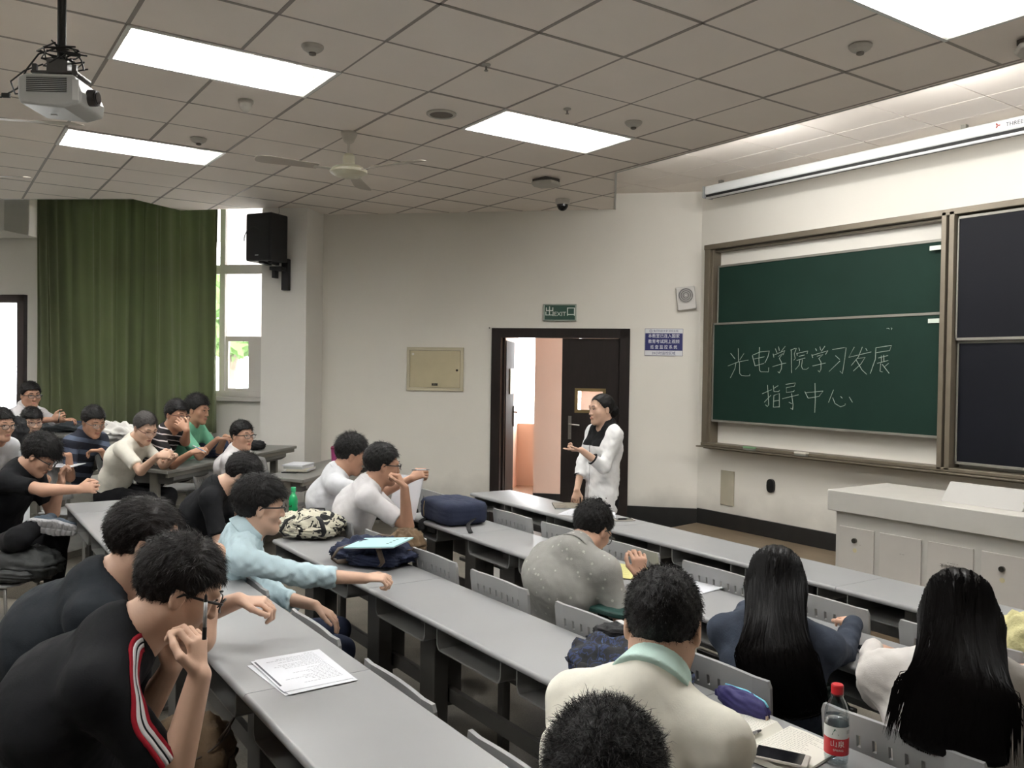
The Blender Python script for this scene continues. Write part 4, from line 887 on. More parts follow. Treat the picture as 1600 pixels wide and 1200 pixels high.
m=MB(); m.lathe([(.082,-.009),(.04,-.011),(0,-.012)],n=32); m.build('grille',mat('ceiling_grille',srgb(112,104,96),.7,bump=.5,bscale=400),sp_)
for x,y,lab in ((.26,2.73,'small ceiling sprinkler beside the ceiling light nearest the door'),(.64,1.83,'small ceiling sprinkler at a tile joint in the middle of the ceiling')):
    r=ceil_e('sprinkler',x,y,lab,'sprinkler'); m=MB(); m.lathe([(.026,0),(.026,-.006),(.014,-.012)],n=20); m.build('escutcheon',PL,r); m=MB(); m.cyl((0,0,-.02),.006,.03,10); m.cyl((0,0,-.036),.012,.004,14); m.build('head',CH,r)
def access_point(x,y,rz,lab):
    r=ceil_e('access_point',x,y,lab,'access point'); r.rotation_euler=(0,0,rz)
    MB().lohi((-.09,-.09,-.03),(.09,.09,0)).build('mount',mat('ap_mount_grey',srgb(90,86,82),.6),r); m=MB(); m.prism([(.13*math.cos(a)*(1.12 if k%2 else 1.0),.13*math.sin(a)*(1.12 if k%2 else 1.0)) for k,a in enumerate([math.pi/8+2*math.pi*k/8 for k in range(8)])],-.062,-.03); m.build('shell',PL,r,bevel=.012,seg=3)
access_point(-1.55,3.90,.1,'flat white wireless access point near the door corner'); access_point(2.72,3.98,0,'flat white wireless access point at the right frame edge')
dc=ceil_e('dome_camera',-2.2,4.60,'white ceiling dome camera with a black globe near the corner','camera'); m=MB(); m.lathe([(.075,0),(.075,-.04),(.066,-.055)],n=28); m.build('base',PL,dc); m=MB(); m.lathe([(.060,-.05),(.058,-.075),(.04,-.105),(.018,-.118),(0,-.12)],n=24); m.build('globe',mat('globe_black',srgb(22,22,24),.12),dc)
# ceiling fans
FANW=mat('fan_white',srgb(196,190,180),.45)
def fan(x,y,drop,ang,label,stem=True):
    r=empty('ceiling_fan',(x,y,HC),0,label,'ceiling fan','ceiling fans')
    m=MB(); m.lathe([(.062,0),(.062,-.015),(.038,-.07),(.014,-.085)],n=24); m.build('canopy',FANW,r)
    m=MB(); m.cyl((0,0,-drop/2-.02),.011,drop-.06,12); m.build('rod',FANW,r)
    m=MB(); m.lathe([(.03,-drop+.06),(.045,-drop+.04),(.045,-drop-.02),(.105,-drop-.04),(.14,-drop-.065),(.14,-drop-.085),(.10,-drop-.11),(.04,-drop-.125),(0,-drop-.127)],n=32); m.build('motor',mat('fan_motor_cream',srgb(196,192,170),.3),r)
    for k in range(3):
        a=ang+2.0944*k; R=Matrix.Rotation(a,3,'Z')@Matrix.Rotation(math.radians(9),3,'X')
        m=MB(); m.box(R@Vector((.19,0,0))+Vector((0,0,-drop-.07)),(.16,.035,.004),R=R); m.build('blade_arm',FANW,r)
        pts=[(.24,-.045),(.62,-.072),(.68,-.06),(.70,-.02),(.70,.03),(.67,.062),(.6,.07),(.24,.045)]; m=MB(); m.prism(pts,-.002,.002,R=R,o=(0,0,-drop-.065)); m.build('blade',mat('fan_blade',srgb(176,166,154),.4),r)
fan(-1.21,1.78,.22,math.radians(25.5),'white three-bladed ceiling fan in front of the door wall')
def rf(r,f): return (4.8975+_R.x*r+_F.x*f,-.8755+_R.y*r+_F.y*f)
fan(*rf(-2.95,4.35),.47,math.radians(68.5),'nearer white ceiling fan, one blade entering at the left edge')
fan(*rf(-4.57,6.8),.24,math.radians(60),'farther white ceiling fan, one blade tip at the left edge')
# projector on its pole
pj=empty('projector',(0.606,-0.378,2.955),0,'silver-white ceiling projector with louvred side and dark lens','projector')
PJ=mat('projector_white',srgb(176,176,174),.4); PJB=mat('projector_black',srgb(20,20,20),.6)
th=math.radians(62); 

pj.rotation_euler=(0,0,math.radians(58))     # local x: lens direction side, -y: louvred side towards the camera
bd=MB(); bd.prism([(-.135,-.045),(-.125,-.075),(.06,-.09),(.13,-.07),(.135,-.02),(.10,.055),(-.10,.055),(-.135,.04)],-.11,.13,'y'); bd.build('body',PJ,pj,bevel=.012,seg=3)
lv=MB().lohi((-.095,-.1135,-.025),(.075,-.1105,.04)).build('vent',PJB,pj)
for k in range(8): MB().lohi((-.095,-.116,-.022+k*.0082),(.075,-.111,-.0195+k*.0082)).build('vent_slat',PJ,lv)
m=MB(); m.cyl((.145,-.02,-.02),.036,.03,28,'x'); m.cyl((.158,-.02,-.02),.030,.02,28,'x',r2=.033); m.build('lens_ring',mat('lens_dark',srgb(44,42,42),.3),pj); MB().cyl((.1695,-.02,-.02),.026,.003,24,'x').build('lens',mat('lens_glass_dark',srgb(16,18,30),.06,coat=1.),pj)
MB().lohi((.098,-.117,-.06),(.128,-.111,.03)).build('side_panel',mat('projector_panel',srgb(205,205,203),.4),pj,bevel=.003)
MB().box((-.03,-.0,-.092),(.025,.012,.006)).build('badge',SCW,pj); 
m=MB(); m.box((0,0,.075),(.20,.14,.012)); m.box((-.085,-.06,.09),(.02,.02,.04)); m.box((.085,-.06,.085),(.02,.02,.05)); m.box((0,0,.11),(.09,.09,.06)); m.build('mount_plate',mat('mount_grey',srgb(80,78,76),.4,metal=.5),pj,bevel=.003)
MB().cyl((0,0,.385),.018,.53,14).build('pole',PJB,pj)
CB=mat('cable_black',srgb(20,19,19),.5); m=MB(); rr=random.Random(4)
for k in range(7):
    pts=[Vector((rr.uniform(-.05,.05)+.055*math.cos(a*2+k),rr.uniform(-.05,.05)+.055*math.sin(a*2+k),.12+.018*a+rr.uniform(-.01,.01))) for a in [j*.62 for j in range(9)]]
    m.tube(pts,.0036,6)
m.tube([(0,-.02,.2),(-.08,-.04,.16),(-.14,-.02,.10),(-.19,0,.02),(-.26,.0,-.02),(-.5,.1,.0),(-.9,.2,.2)],.004,6); m.tube([(-.13,-.03,-.01),(-.19,-.02,-.01),(-.22,.0,.05),(-.16,.0,.10),(-.08,0,.13)],.0038,6); m.tube([(.05,0,.2),(.10,-.03,.14),(.12,-.05,.09)],.0035,6)
m.build('cables',CB,pj,kind='stuff'); MB().box((-.24,.0,-.012),(.035,.014,.02)).build('plug',PJB,pj,bevel=.002)
# ================================================================ bench desks and seats
TOP=mat('desk_top_grey',srgb(146,147,148),.36,var=.03,scale=3,spec=.45); DK=mat('desk_metal_grey',srgb(104,104,102),.5,var=.05); LEGM=mat('desk_leg_dark',srgb(70,68,65),.55,var=.06)
SEATP=mat('seat_plastic_grey',srgb(146,147,147),.45,var=.05,scale=6,spec=.45); BOLT=mat('bolt_steel',srgb(120,118,115),.3,metal=.9)
DZ=.76
def top_profile(w,th=.026):
    # y,z outline of the slab: rounded nose on the sitter's side
    n=8; r=th/2; pts=[(r-r*math.cos(math.pi*(k/n)-math.pi/2)*1.0,-r-r*math.sin(math.pi*(k/n)-math.pi/2)*-1.) for k in range(n+1)]
    return [(r-r*math.cos(a),-r+r*math.sin(a)) for a in [-math.pi/2+math.pi*k/n for k in range(n+1)]]+[(w,0),(w,-th)]
def make_desk(L,label,w=.385,boxes=3,pitch=.555,off=.10,zf=DZ):
    r=empty('bench_desk',(0,0,0),0,label,'desk','bench desks in the centre block')
    m=MB(); pr=top_profile(w); m.prism(pr,.0012,L-.0012,'x',o=(0,0,zf)); t=m.build('desk_top',TOP,r); auto_smooth(t,.6)
    for k in range(boxes):
        x=off+k*pitch; bw=.46; hh=.085; m=MB(); n=5; rr_=.03; o_=[];i_=[]
        prof=[(x,zf-.027),(x,zf-.027-hh+rr_)]+[(x+rr_-rr_*math.cos(a),zf-.027-hh+rr_-rr_*math.sin(a)) for a in [math.pi/2*j/n for j in range(1,n+1)]]
        prof+= [(2*x+bw-px,pz) for px,pz in reversed(prof)]; inn=[(px+(.006 if px<x+bw/2 else -.006)*(1 if pz>zf-.027-hh+.004 else 0),pz+(.006 if pz<zf-.06 else 0)) for px,pz in prof]
        N_=len(prof); y0,y1=.012,.30
        vs=[(a,y0,b) for a,b in prof]+[(a,y1,b) for a,b in prof]+[(a,y0,b) for a,b in inn]+[(a,y1-.006,b) for a,b in inn]
        fs=[]
        for j in range(N_-1): fs+=[(j,j+1,N_+j+1,N_+j),(2*N_+j+1,2*N_+j,3*N_+j,3*N_+j+1),(j+1,j,2*N_+j,2*N_+j+1)]
        fs+=[tuple(range(N_,2*N_)),tuple(range(4*N_-1,3*N_-1,-1)),(0,N_,3*N_,2*N_),(N_-1,3*N_-1,4*N_-1,2*N_-1)]
        m.add(vs,fs); b_=m.build('book_shelf',DK,r); auto_smooth(b_,.8)
    for x in (L*.16+.0,L*.80):
        m=MB(); m.lohi((x,.12,.02),(x+.13,.19,zf-.03)); m.lohi((x-.012,.10,.0),(x+.112,.34,.02)); m.lohi((x+.01,.19,.30),(x+.09,.28,zf-.03)); m.build('leg',LEGM,r,bevel=.004)
    MB().lohi((0,.20,.33),(L,.225,.39)).build('cross_rail',LEGM,r); MB().lohi((0,.315,.50),(L,.335,zf-.03)).build('modesty_panel',DK,r)
    return r
def place_desk(x,y,ang,zf,L,label,**k):
    d=make_desk(L,label,**k); d.location=(x,y,zf); d.rotation_euler=(0,0,math.radians(ang)); return d
def seat_back_mesh(w=.455,h=.27,cols=8,rows=2,big=False):
    xs=[0.]; mg=.045; p=(w-2*mg)/cols; sw=.0115
    for c in range(cols): xs+=[mg+p*(c+.5)-sw/2,mg+p*(c+.5)+sw/2]
    xs+=[w]; zs=[0.]; zr=[h*.42,h*.74] if rows==2 else [h*(.3+.13*k) for k in range(rows)]
    for z in zr: zs+=[z-.016,z+.016]
    zs+=[h-.02,h]
    V=[];idx={}
    for j,z in enumerate(zs):
        for i,x in enumerate(xs):
            k=(x/w-.5)*2; inset=(.008 if (i in(0,len(xs)-1) and j==len(zs)-1) else 0)*(1 if i==0 else -1)
            taper=(1-.03*(1-z/h)); V.append(((x-w/2)*taper+inset,-.010+.016*(1-k*k)-(.10*z)+(.012 if i in(0,len(xs)-1) else 0.),z)); idx[i,j]=len(V)-1
    F_=[]
    for j in range(len(zs)-1):
        for i in range(len(xs)-1):
            if i%2==1 and j%2==1 and j<2*len(zr): continue
            F_.append((idx[i,j],idx[i+1,j],idx[i+1,j+1],idx[i,j+1]))
    me=D.meshes.new('backrest'); me.from_pydata(V,[],F_)
    bm=bmesh.new(); bm.from_mesh(me); bmesh.ops.solidify(bm,geom=bm.faces[:],thickness=.012); bm.to_mesh(me); bm.free(); return me
BACKM=seat_back_mesh(); BACKM.materials.append(SEATP)
def seat_mesh():
    m=MB(); n=10; o_=[(-.21,.0),(.21,.0),(.215,-.2),(.19,-.33),(.10,-.385),(-.10,-.385),(-.19,-.33),(-.215,-.2)]
    m.prism([(a,-b) for a,b in o_],-.008,.008); return m.mesh('seat',bevel=.006,seg=2)
SEATM=seat_mesh(); SEATM.materials.append(SEATP)
post=MB(); post.lohi((-.022,-.02,.0),(.022,.02,.43)); post.lohi((-.15,-.012,.40),(.15,.012,.425)); post.lohi((-.015,-.01,.42),(.015,.012,.66)); POSTM=post.mesh('post',bevel=.003,seg=1); POSTM.materials.append(LEGM)
EYM=MB().cyl((.223,-.02,.16),.007,.012,8,'y').mesh('bolt'); EYM.materials.append(BOLT)
_ch=None
def seat(x,y,z,ang,label,group):
    """fixed seat; local +y is the way its sitter faces"""
    global _ch
    if _ch is None:
        r=empty('folding_chair',(0,0,0),0,label,'chair',group)
        link('backrest',BACKM,None,r,(0,0,.575)); link('seat',SEATM,None,r,(0,.02,.445)); link('post',POSTM,None,r,(0,.02,0)); _ch=r; o=r
    else: o=dup(_ch,label=label,group=group)
    o.location=(x,y,z); o.rotation_euler=(0,0,math.radians(ang)); o['label']=label; o['group']=group; return o
def rowpt(o,ang,s,t): a=math.radians(ang); return (o[0]+s*math.cos(a)-t*math.sin(a),o[1]+s*math.sin(a)+t*math.cos(a))
ROW=[((-1.01,2.781),-1.8,0.),((-.37,1.84),-1.55,0.),((.04,.79),0.,0.),((-1.39,-.112),-.35,.08)]
SEG=1.73
JO=[.0,.83,1.30,3.90]     # distance of a joint from the row's left end
nm=['front','second','third','fourth']
pos=['at the left end','beside the left end','in the middle','right of the middle','at the right']
for k,(o,a,z) in enumerate(ROW):
    cuts=sorted({0.}|{round(JO[k]+j*SEG,3) for j in range(-4,5) if .2<JO[k]+j*SEG<(5.9 if k==0 else 5.4)})
    if k==0: cuts=[0.,1.73,3.46,5.19]
    cuts.append(cuts[-1]+SEG)
    for i in range(len(cuts)-1):
        L=cuts[i+1]-cuts[i]
        if L<.3: continue
        p=rowpt(o,a,cuts[i],0); nb=max(1,int(L/.56)); place_desk(p[0],p[1],a,z,L,'grey bench desk of the %s row, %s'%(nm[k],pos[min(i,4)]),boxes=nb,pitch=min(.555,L/nb),off=.03 if nb<3 else .055)
# seats, given by the x of the left edge of the backrest and the row behind them
def seatrow(k,xs,labels):
    o,a,z=ROW[k]; zf=0.
    for x,lb in zip(xs,labels):
        s_=x+.2275-o[0]; p=rowpt(o,a,s_,.43); seat(p[0],p[1],zf,a,lb,'perforated bench seats of the centre block')
G1='empty grey perforated seat of the front row, '
seatrow(1,[.155,.71,1.30,1.92,2.49,3.07,3.65],[G1+s for s in ('beside the navy backpack','left of the grey polo man','behind the grey polo man\'s papers','right of the grey polo man','left of the denim woman','behind the phone','by the white blouse woman')])
seatrow(1,[-.42,-.97],['grey perforated front row seat behind the navy backpack','grey perforated front row seat at the far left end'])
G2='grey perforated seat of the second row, '
seatrow(2,[-.22,.42,.98,1.56,2.20,2.80,3.43],[G2+s for s in ('under the left white T-shirt man','behind the brown cap bag','left of the grey polo man','behind the grey polo man','beside the camouflage backpack','behind the denim woman','behind the white blouse woman')])
G3='grey perforated seat of the third row, '
seatrow(3,[.25,1.02,1.76,2.42,3.05],[G3+s for s in ('under the light blue shirt man','beside the light blue shirt man','in front of the printed papers','in front of the fourth row joint','under the cream polo man')])
# row five seats and the plastic backs at the lower left corner
# ================================================================ wing furniture (rows turned 45 degrees)
WT=mat('wing_desk_grey',srgb(128,128,124),.45,var=.06,scale=4); WLEG=mat('wing_leg_grey',srgb(128,126,118),.5)
def wing_desk(p,q,z,L,floor,label,w=.46,skew=.27):
    # local x runs along the row, local y towards the sitters
    x,y,_=wing(p,q); r=empty('wing_desk',(x,y,floor),math.radians(135),label,'desk','desks of the side block'); h=z-floor
    out=[(0,0),(L,0),(L,w),(skew*.6,w)]; m=MB(); m.prism(out,h-.03,h); m.build('desk_top',WT,r,bevel=.006)
    m=MB(); m.lohi((.04,.02,h-.065),(L-.02,.045,h-.03)); m.build('front_rail',WLEG,r,bevel=.003)
    for k in range(int(L/.75)):
        x0=.14+k*.78; m=MB(); m.prism([(.03,h-.03),(.42,h-.03),(.40,h-.11),(.36,h-.13),(.08,h-.13),(.03,h-.10)],x0,x0+.55,'x'); m.build('tray',DK,r,bevel=.006)
    for x0 in (.12,L*.5,L-.16):
        m=MB(); m.lohi((x0,.17,.03),(x0+.055,.24,h-.03)); m.lohi((x0+.005,.04,.0),(x0+.05,.40,.03)); m.build('leg',WLEG,r,bevel=.004)
    MB().lohi((.1,.19,.28),(L-.1,.215,.32)).build('foot_rail',WLEG,r)
    return r
wing_desk(-.35,3.03,.76,2.30,0.,'grey side block desk by the door wall with books and pink cup')
wing_desk(-1.17,2.24,.90,2.45,.14,'grey side block desk where three students sit, notebook on it')
wing_desk(-2.10,2.0,.93,2.6,.20,'grey side block desk in front of the navy striped man')
wing_desk(-2.98,2.4,1.06,2.4,.30,'rearmost grey side block desk holding dark bags')
wing_desk(-.15,1.55,.76,.62,0.,'small grey desk under the bent student\'s papers',w=.42,skew=.1)
def shell_back():
    w,h=.46,.40; nx,nz=22,9; V=[];F_=[];idx={}
    for j in range(nz+1):
        for i in range(nx+1):
            u=(i/nx-.5)*2; v=j/nz; ww=w/2*(1-.10*(1-v)**2-.06*v**6); z=v*h+(-.035*u**2*(1 if v>.5 else 0)*((v-.5)*2)**2)
            V.append((u*ww,.045*(1-u*u)*0+.05*u*u-.10*v,z)); idx[i,j]=len(V)-1
    for j in range(nz):
        for i in range(nx):
            if j in (3,5,7) and 3<=i<=18 and i%2==1: 
                # a narrow slot inside the cell
                a,b,c,d=idx[i,j],idx[i+1,j],idx[i+1,j+1],idx[i,j+1]; A=[Vector(V[k]) for k in (a,b,c,d)]; 
                def L2(s_,t_): return (A[0]*(1-s_)+A[1]*s_)*(1-t_)+(A[3]*(1-s_)+A[2]*s_)*t_
                n=len(V); V.extend([L2(.30,.25),L2(.70,.25),L2(.70,.75),L2(.30,.75)]); F_+= [(a,b,n+1,n),(b,c,n+2,n+1),(c,d,n+3,n+2),(d,a,n,n+3)]; continue
            F_.append((idx[i,j],idx[i+1,j],idx[i+1,j+1],idx[i,j+1]))
    me=D.meshes.new('backrest'); me.from_pydata([tuple(v) for v in V],[],F_); bm=bmesh.new(); bm.from_mesh(me); bmesh.ops.solidify(bm,geom=bm.faces[:],thickness=.010); bm.to_mesh(me); bm.free()
    me.polygons.foreach_set('use_smooth',[True]*len(me.polygons)); me.materials.append(SEATP); return me
SHB=shell_back()
def shell_seat():
    m=MB(); pts=[(-.21,-.02),(.21,-.02),(.225,.18),(.21,.36),(.15,.41),(-.15,.41),(-.21,.36),(-.225,.18)]; m.prism(pts,-.008,.008); return m.mesh('seat',bevel=.006)
SHS=shell_seat(); SHS.materials.append(SEATP); TUB=mat('tube_grey',srgb(150,150,148),.35,metal=.5)
m=MB()
LEGS=[]
for q in(-1,1):
    m=MB(); m.tube([(q*.19,.36,0),(q*.18,.34,.42),(q*.17,.0,.43),(q*.19,-.10,.0)],.011,8); me=m.mesh('leg'); me.materials.append(TUB); me.polygons.foreach_set('use_smooth',[True]*len(me.polygons)); LEGS.append(me)
m=MB(); m.tube([(-.15,.03,.43),(-.15,-.03,.46),(-.15,-.06,.66)],.009,8); mb1=m.mesh('back_tube'); mb1.materials.append(TUB); m=MB(); m.tube([(.15,.03,.43),(.15,-.03,.46),(.15,-.06,.66)],.009,8); mb2=m.mesh('back_tube'); mb2.materials.append(TUB)
_wc=None
def wing_chair(x,y,z,ang,label,group='loose plastic chairs'):
    global _wc
    if _wc is None:
        r=empty('plastic_chair',(0,0,0),0,label,'chair',group); link('backrest',SHB,None,r,(0,-.06,.50)); link('seat',SHS,None,r,(0,0,.445))
        for l in LEGS: link('leg',l,None,r)
        link('back_tube',mb1,None,r); link('back_tube',mb2,None,r); _wc=r; o=r
    else: o=dup(_wc)
    o.location=(x,y,z); o.rotation_euler=(0,0,math.radians(ang)); o['label']=label; o['group']=group; return o
def wc(p,q,z,label,ang=-45): x,y,_=wing(p,q); return wing_chair(x,y,z,ang,label)
wc(-2.0,2.02,.14,'grey plastic chair behind the bent cream T-shirt man',-42); wc(-1.95,2.75,.14,'grey plastic chair under the black striped shirt man'); wc(-1.95,3.45,.14,'grey plastic chair under the mint T-shirt man')
wc(-1.12,2.9,0,'grey plastic chair of the upright white T-shirt man with glasses'); wc(-.98,3.5,0,'empty grey plastic chair in front of the white pillar',-50)
wc(-2.95,2.3,.20,'grey plastic chair under the navy striped man',-45); wc(-2.95,1.7,.20,'grey plastic chair under the blue T-shirt man'); wc(-3.9,3.2,.30,'grey plastic chair of the rearmost man in white')
wing_chair(-.25,.35,0,-20,'grey plastic chair of the bent black T-shirt student')
# ================================================================ soft goods
def pattern(name,cols,scale,rough=.85,detail=2,distort=0.,bump=.2):
    m=D.materials.new(name); m.use_nodes=True; N=m.node_tree.nodes; L=m.node_tree.links; b=N['Principled BSDF']; b.inputs['Roughness'].default_value=rough
    tc=N.new('ShaderNodeTexCoord'); n=N.new('ShaderNodeTexNoise'); n.inputs['Scale'].default_value=scale; n.inputs['Detail'].default_value=detail; n.inputs['Distortion'].default_value=distort; L.new(tc.outputs['Object'],n.inputs['Vector'])
    r=N.new('ShaderNodeValToRGB'); r.color_ramp.interpolation='CONSTANT'; e=r.color_ramp.elements
    for i,(p,c) in enumerate(cols):
        if i<2: e[i].position=p; e[i].color=(*c,1)
        else: q=e.new(p); q.color=(*c,1)
    L.new(n.outputs['Fac'],r.inputs['Fac']); L.new(r.outputs['Color'],b.inputs['Base Color'])
    u=N.new('ShaderNodeBump'); u.inputs['Strength'].default_value=bump; u.inputs['Distance'].default_value=.01; k=N.new('ShaderNodeTexNoise'); k.inputs['Scale'].default_value=60; L.new(tc.outputs['Object'],k.inputs['Vector']); L.new(k.outputs['Fac'],u.inputs['Height']); L.new(u.outputs['Normal'],b.inputs['Normal'])
    return m
def soft(size,e=3.2,amp=.008,fr=9.,ph=0.,n=26,flat=0.,sag=0.):
    """rounded soft box with sag and wrinkles"""
    V=[];idx={}; F_=[]
    for i in range(n+1):
        th=math.pi*i/n
        for j in range(2*n):
            a=math.pi*j/n; d=Vector((math.sin(th)*math.cos(a),math.sin(th)*math.sin(a),math.cos(th)))
            k=(abs(d.x)**e+abs(d.y)**e+abs(d.z)**e)**(-1/e); p=d*k
            w=amp*(math.sin(p.x*fr+ph)*math.cos(p.y*fr*1.3+ph*2)+.6*math.sin(p.z*fr*1.7+p.x*fr*.9+ph)+.5*math.sin(p.y*fr*2.6-p.z*fr*2+ph))
            q=Vector((p.x*size[0]/2,p.y*size[1]/2,p.z*size[2]/2))+d*w
            if p.z>0: q.z-=sag*(p.x*p.x+p.y*p.y)*.5
            if p.z<-.3: q.z=max(q.z,-size[2]/2)
            V.append(q)
    m=2*n
    for i in range(n):
        for j in range(m): F_.append((i*m+j,(i+1)*m+j,(i+1)*m+(j+1)%m,i*m+(j+1)%m))
    return V,F_
def bag(name,loc,size,rot,m,label,cat='backpack',e=3.0,amp=.008,ph=0.,sag=.02,pocket=None,trim=None,straps=True,zips=True,tilt=(0,0),mp=None):
    r=empty(name,loc,0,label,cat); r.rotation_euler=(math.radians(tilt[0]),math.radians(tilt[1]),math.radians(rot))
    trim=trim or BLKF; V,F_=soft(size,e,amp,9,ph,sag=sag); b=MB(); b.add([v+Vector((0,0,size[2]/2)) for v in V],F_); b.build('bag_body',m,r,smooth=True)
    sx,sy,sz=size
    if pocket: 
        V,F_=soft((sx*pocket[0],sy*pocket[1],sz*pocket[2]),3.,amp*.6,8,ph+2); b=MB(); b.add([v+Vector((pocket[3]*sx,pocket[4]*sy,sz*pocket[5])) for v in V],F_); b.build('pocket',mp or m,r,smooth=True)
    if zips:
        b=MB(); b.tube([(sx*.46*math.cos(a),sy*.46*math.sin(a),sz*(.80-.12*(math.cos(a)**2))) for a in [math.pi*(-.1+1.2*k/16) for k in range(17)]],.0035,6); b.build('zip',trim,r,smooth=True)
    if straps:
        for q in(-1,1):
            b=MB(); b.tube([(q*sx*.16,-sy*.42,sz*.9),(q*sx*.24,-sy*.62,sz*.82),(q*sx*.3,-sy*.68,sz*.4),(q*sx*.26,-sy*.60,.03),(q*sx*.15,-sy*.45,.03)],.014,8,flat=.35); b.build('strap',trim,r,smooth=True)
        b=MB(); b.tube([(-.05,sy*.40,sz*.80),(-.045,sy*.49,sz*.92),(.045,sy*.49,sz*.92),(.05,sy*.40,sz*.80)],.008,8,flat=.5); b.build('handle',trim,r,smooth=True)
    return r
BLKF=mat('black_fabric',srgb(30,30,32),.85,var=.1,scale=20,bump=.2,bscale=200); NAVYF=mat('navy_fabric',srgb(34,42,66),.85,var=.1,scale=20,bump=.25,bscale=200); NAVY2=mat('navy_denim_fabric',srgb(30,38,64),.85,var=.18,scale=14,bump=.3,bscale=160)
CAMW=pattern('white_black_print',[(0,srgb(30,30,30)),(.42,srgb(196,192,174)),(.60,srgb(34,34,34)),(.66,srgb(188,184,168))],13,distort=1.2); CAMB=pattern('blue_black_camouflage',[(0,srgb(24,26,30)),(.50,srgb(36,50,88)),(.56,srgb(26,28,34)),(.66,srgb(56,74,112))],26,distort=.8)
BRNF=mat('brown_suede',srgb(104,84,62),.9,var=.2,scale=9,bump=.3,bscale=90); BRND=mat('brown_leather_dark',srgb(70,56,44),.6,var=.2,scale=8)
DT_=.761
bag('backpack',(0.053,1.020,0.765),(.42,.30,.145),55,CAMW,'white and black patterned backpack lying on the third row desk',e=2.4,amp=.012,ph=1.,sag=.05,pocket=(.7,.5,.5,.05,-.32,.30),trim=BLKF)
bag('backpack',(0.869,1.044,0.760),(.46,.30,.12),40,NAVY2,'navy backpack with brown straps lying under the pale booklet',e=2.5,amp=.014,ph=2.3,sag=.04,pocket=(.6,.4,.5,.1,-.38,.34),trim=BRND)
bag('cap_bag',(0.901,1.216,0.760),(.20,.17,.16),20,BRNF,'brown suede bag standing behind the navy backpack','bag',e=2.4,amp=.008,ph=3,straps=False,zips=False)
bk=bag('backpack',(0.037,2.006,0.760),(.44,.32,.15),-4,NAVYF,'boxy navy backpack on the second row desk beside the elbow',e=6.,amp=.003,ph=.7,sag=.0,trim=BLKF,straps=False)
bm_=MB(); bm_.tube([(.21,.05,.05),(.25,-.02,.02),(.34,-.06,.006),(.44,-.10,.006)],.014,8,flat=.3); bm_.build('strap',BLKF,bk,smooth=True); bm_=MB(); bm_.tube([(-.10,-.164,.13),(-.105,-.168,.08),(-.10,-.166,.03)],.003,6); bm_.build('cord',mat('cord_tan',srgb(180,160,120),.6),bk); bm_=MB(); bm_.tube([(-.14,-.12,.01),(-.10,-.18,.0),(-.06,-.20,-.05)],.022,8,flat=.4); bm_.build('strap',BLKF,bk,smooth=True)
cb=bag('backpack',(2.906,0.953,0.765),(.50,.32,.15),-14,CAMB,'black backpack with blue camouflage print leaning beside the cream polo man',e=2.4,amp=.014,ph=5,sag=.05,pocket=(.62,.5,.5,.12,-.30,.34),trim=BLKF,straps=False)
V,F_=soft((.20,.16,.04),3,.004,9,1.); q=MB(); q.add([v for v in V],F_); q.build('top_flap',BLKF,cb,loc=(-.16,.06,.135),rot=(0,-.2,.2),smooth=True); q=MB().box((-.16,.06,.158),(.055,.02,.003)); o=q.build('badge',mat('badge_white',srgb(190,190,190),.5),cb)
bag('shoulder_bag',(-1.175,-0.394,0.422),(.50,.34,.20),50,mat('bag_charcoal',srgb(44,46,46),.7,var=.15,scale=10,bump=.2),'charcoal grey bag lying on the seat at the left edge','bag',e=3.2,amp=.012,ph=2,sag=.03,pocket=(.8,.5,.4,0,-.36,.3),straps=False)
bag('satchel',(2.275,-0.227,0.467),(.32,.26,.25),-30,BRNF,'brown suede satchel with leather straps under the fourth row desk','bag',e=2.5,amp=.007,ph=4.,sag=.05,pocket=(.7,.5,.5,.05,-.34,.35),trim=BRND,mp=BRND)
bag('jacket_bundle',(-3.292,1.383,0.905),(.42,.28,.17),80,NAVYF,'dark navy jacket bundle on the side block desk','jacket',e=2.3,amp=.02,ph=1.7,sag=.06,straps=False,zips=False)
bag('handbag',(-3.855,1.363,0.905),(.22,.18,.17),30,BLKF,'round black bag before the mint T-shirt man','bag',e=2.2,amp=.01,ph=.3,straps=False,zips=False)
bag('handbag',(-3.886,1.935,0.905),(.22,.20,.09),50,BLKF,'flat black bag at the far end of the side block desk','bag',e=3.,amp=.008,ph=.9,straps=False,zips=False)
bag('backpack',(-4.929,0.337,1.065),(.55,.32,.10),60,mat('bag_slate',srgb(52,58,62),.7,var=.15,scale=12),'slate grey backpack flat on the rearmost side desk',e=2.6,amp=.016,ph=6,sag=.03,pocket=(.4,.4,.4,.1,.1,.8),mp=mat('bag_blue',srgb(40,70,110),.7),straps=False)
bag('backpack',(-3.514,-0.251,1.002),(.24,.20,.30),40,BLKF,'upright black backpack behind the blue T-shirt man',e=2.5,amp=.012,ph=3,straps=False)
bag('cloth_bundle',(-3.533,0.570,1.065),(.50,.24,.16),50,mat('white_cloth',srgb(206,204,200),.8,bump=.2,bscale=30),'crumpled white cloth bundle below the curtain','cloth',e=2.,amp=.022,ph=2.,sag=.05,straps=False,zips=False)
bag('plush_bag',(3.394,2.471,0.651),(.26,.22,.24),0,mat('plush_yellow',srgb(206,200,150),.9,var=.12,scale=20,bump=.4,bscale=120),'pale yellow plush bag cut by the right edge','bag',e=2.1,amp=.01,ph=2,straps=False,zips=False,pocket=(.4,.4,.4,-.25,-.3,.4),mp=mat('plush_pink',srgb(220,180,150),.9))
bag('folder',(2.009,1.690,0.684),(.26,.20,.03),10,mat('folder_green',srgb(30,66,60),.5),'dark green folder under the grey polo man\'s arm','folder',e=6.,amp=.002,straps=False,zips=False,sag=0)
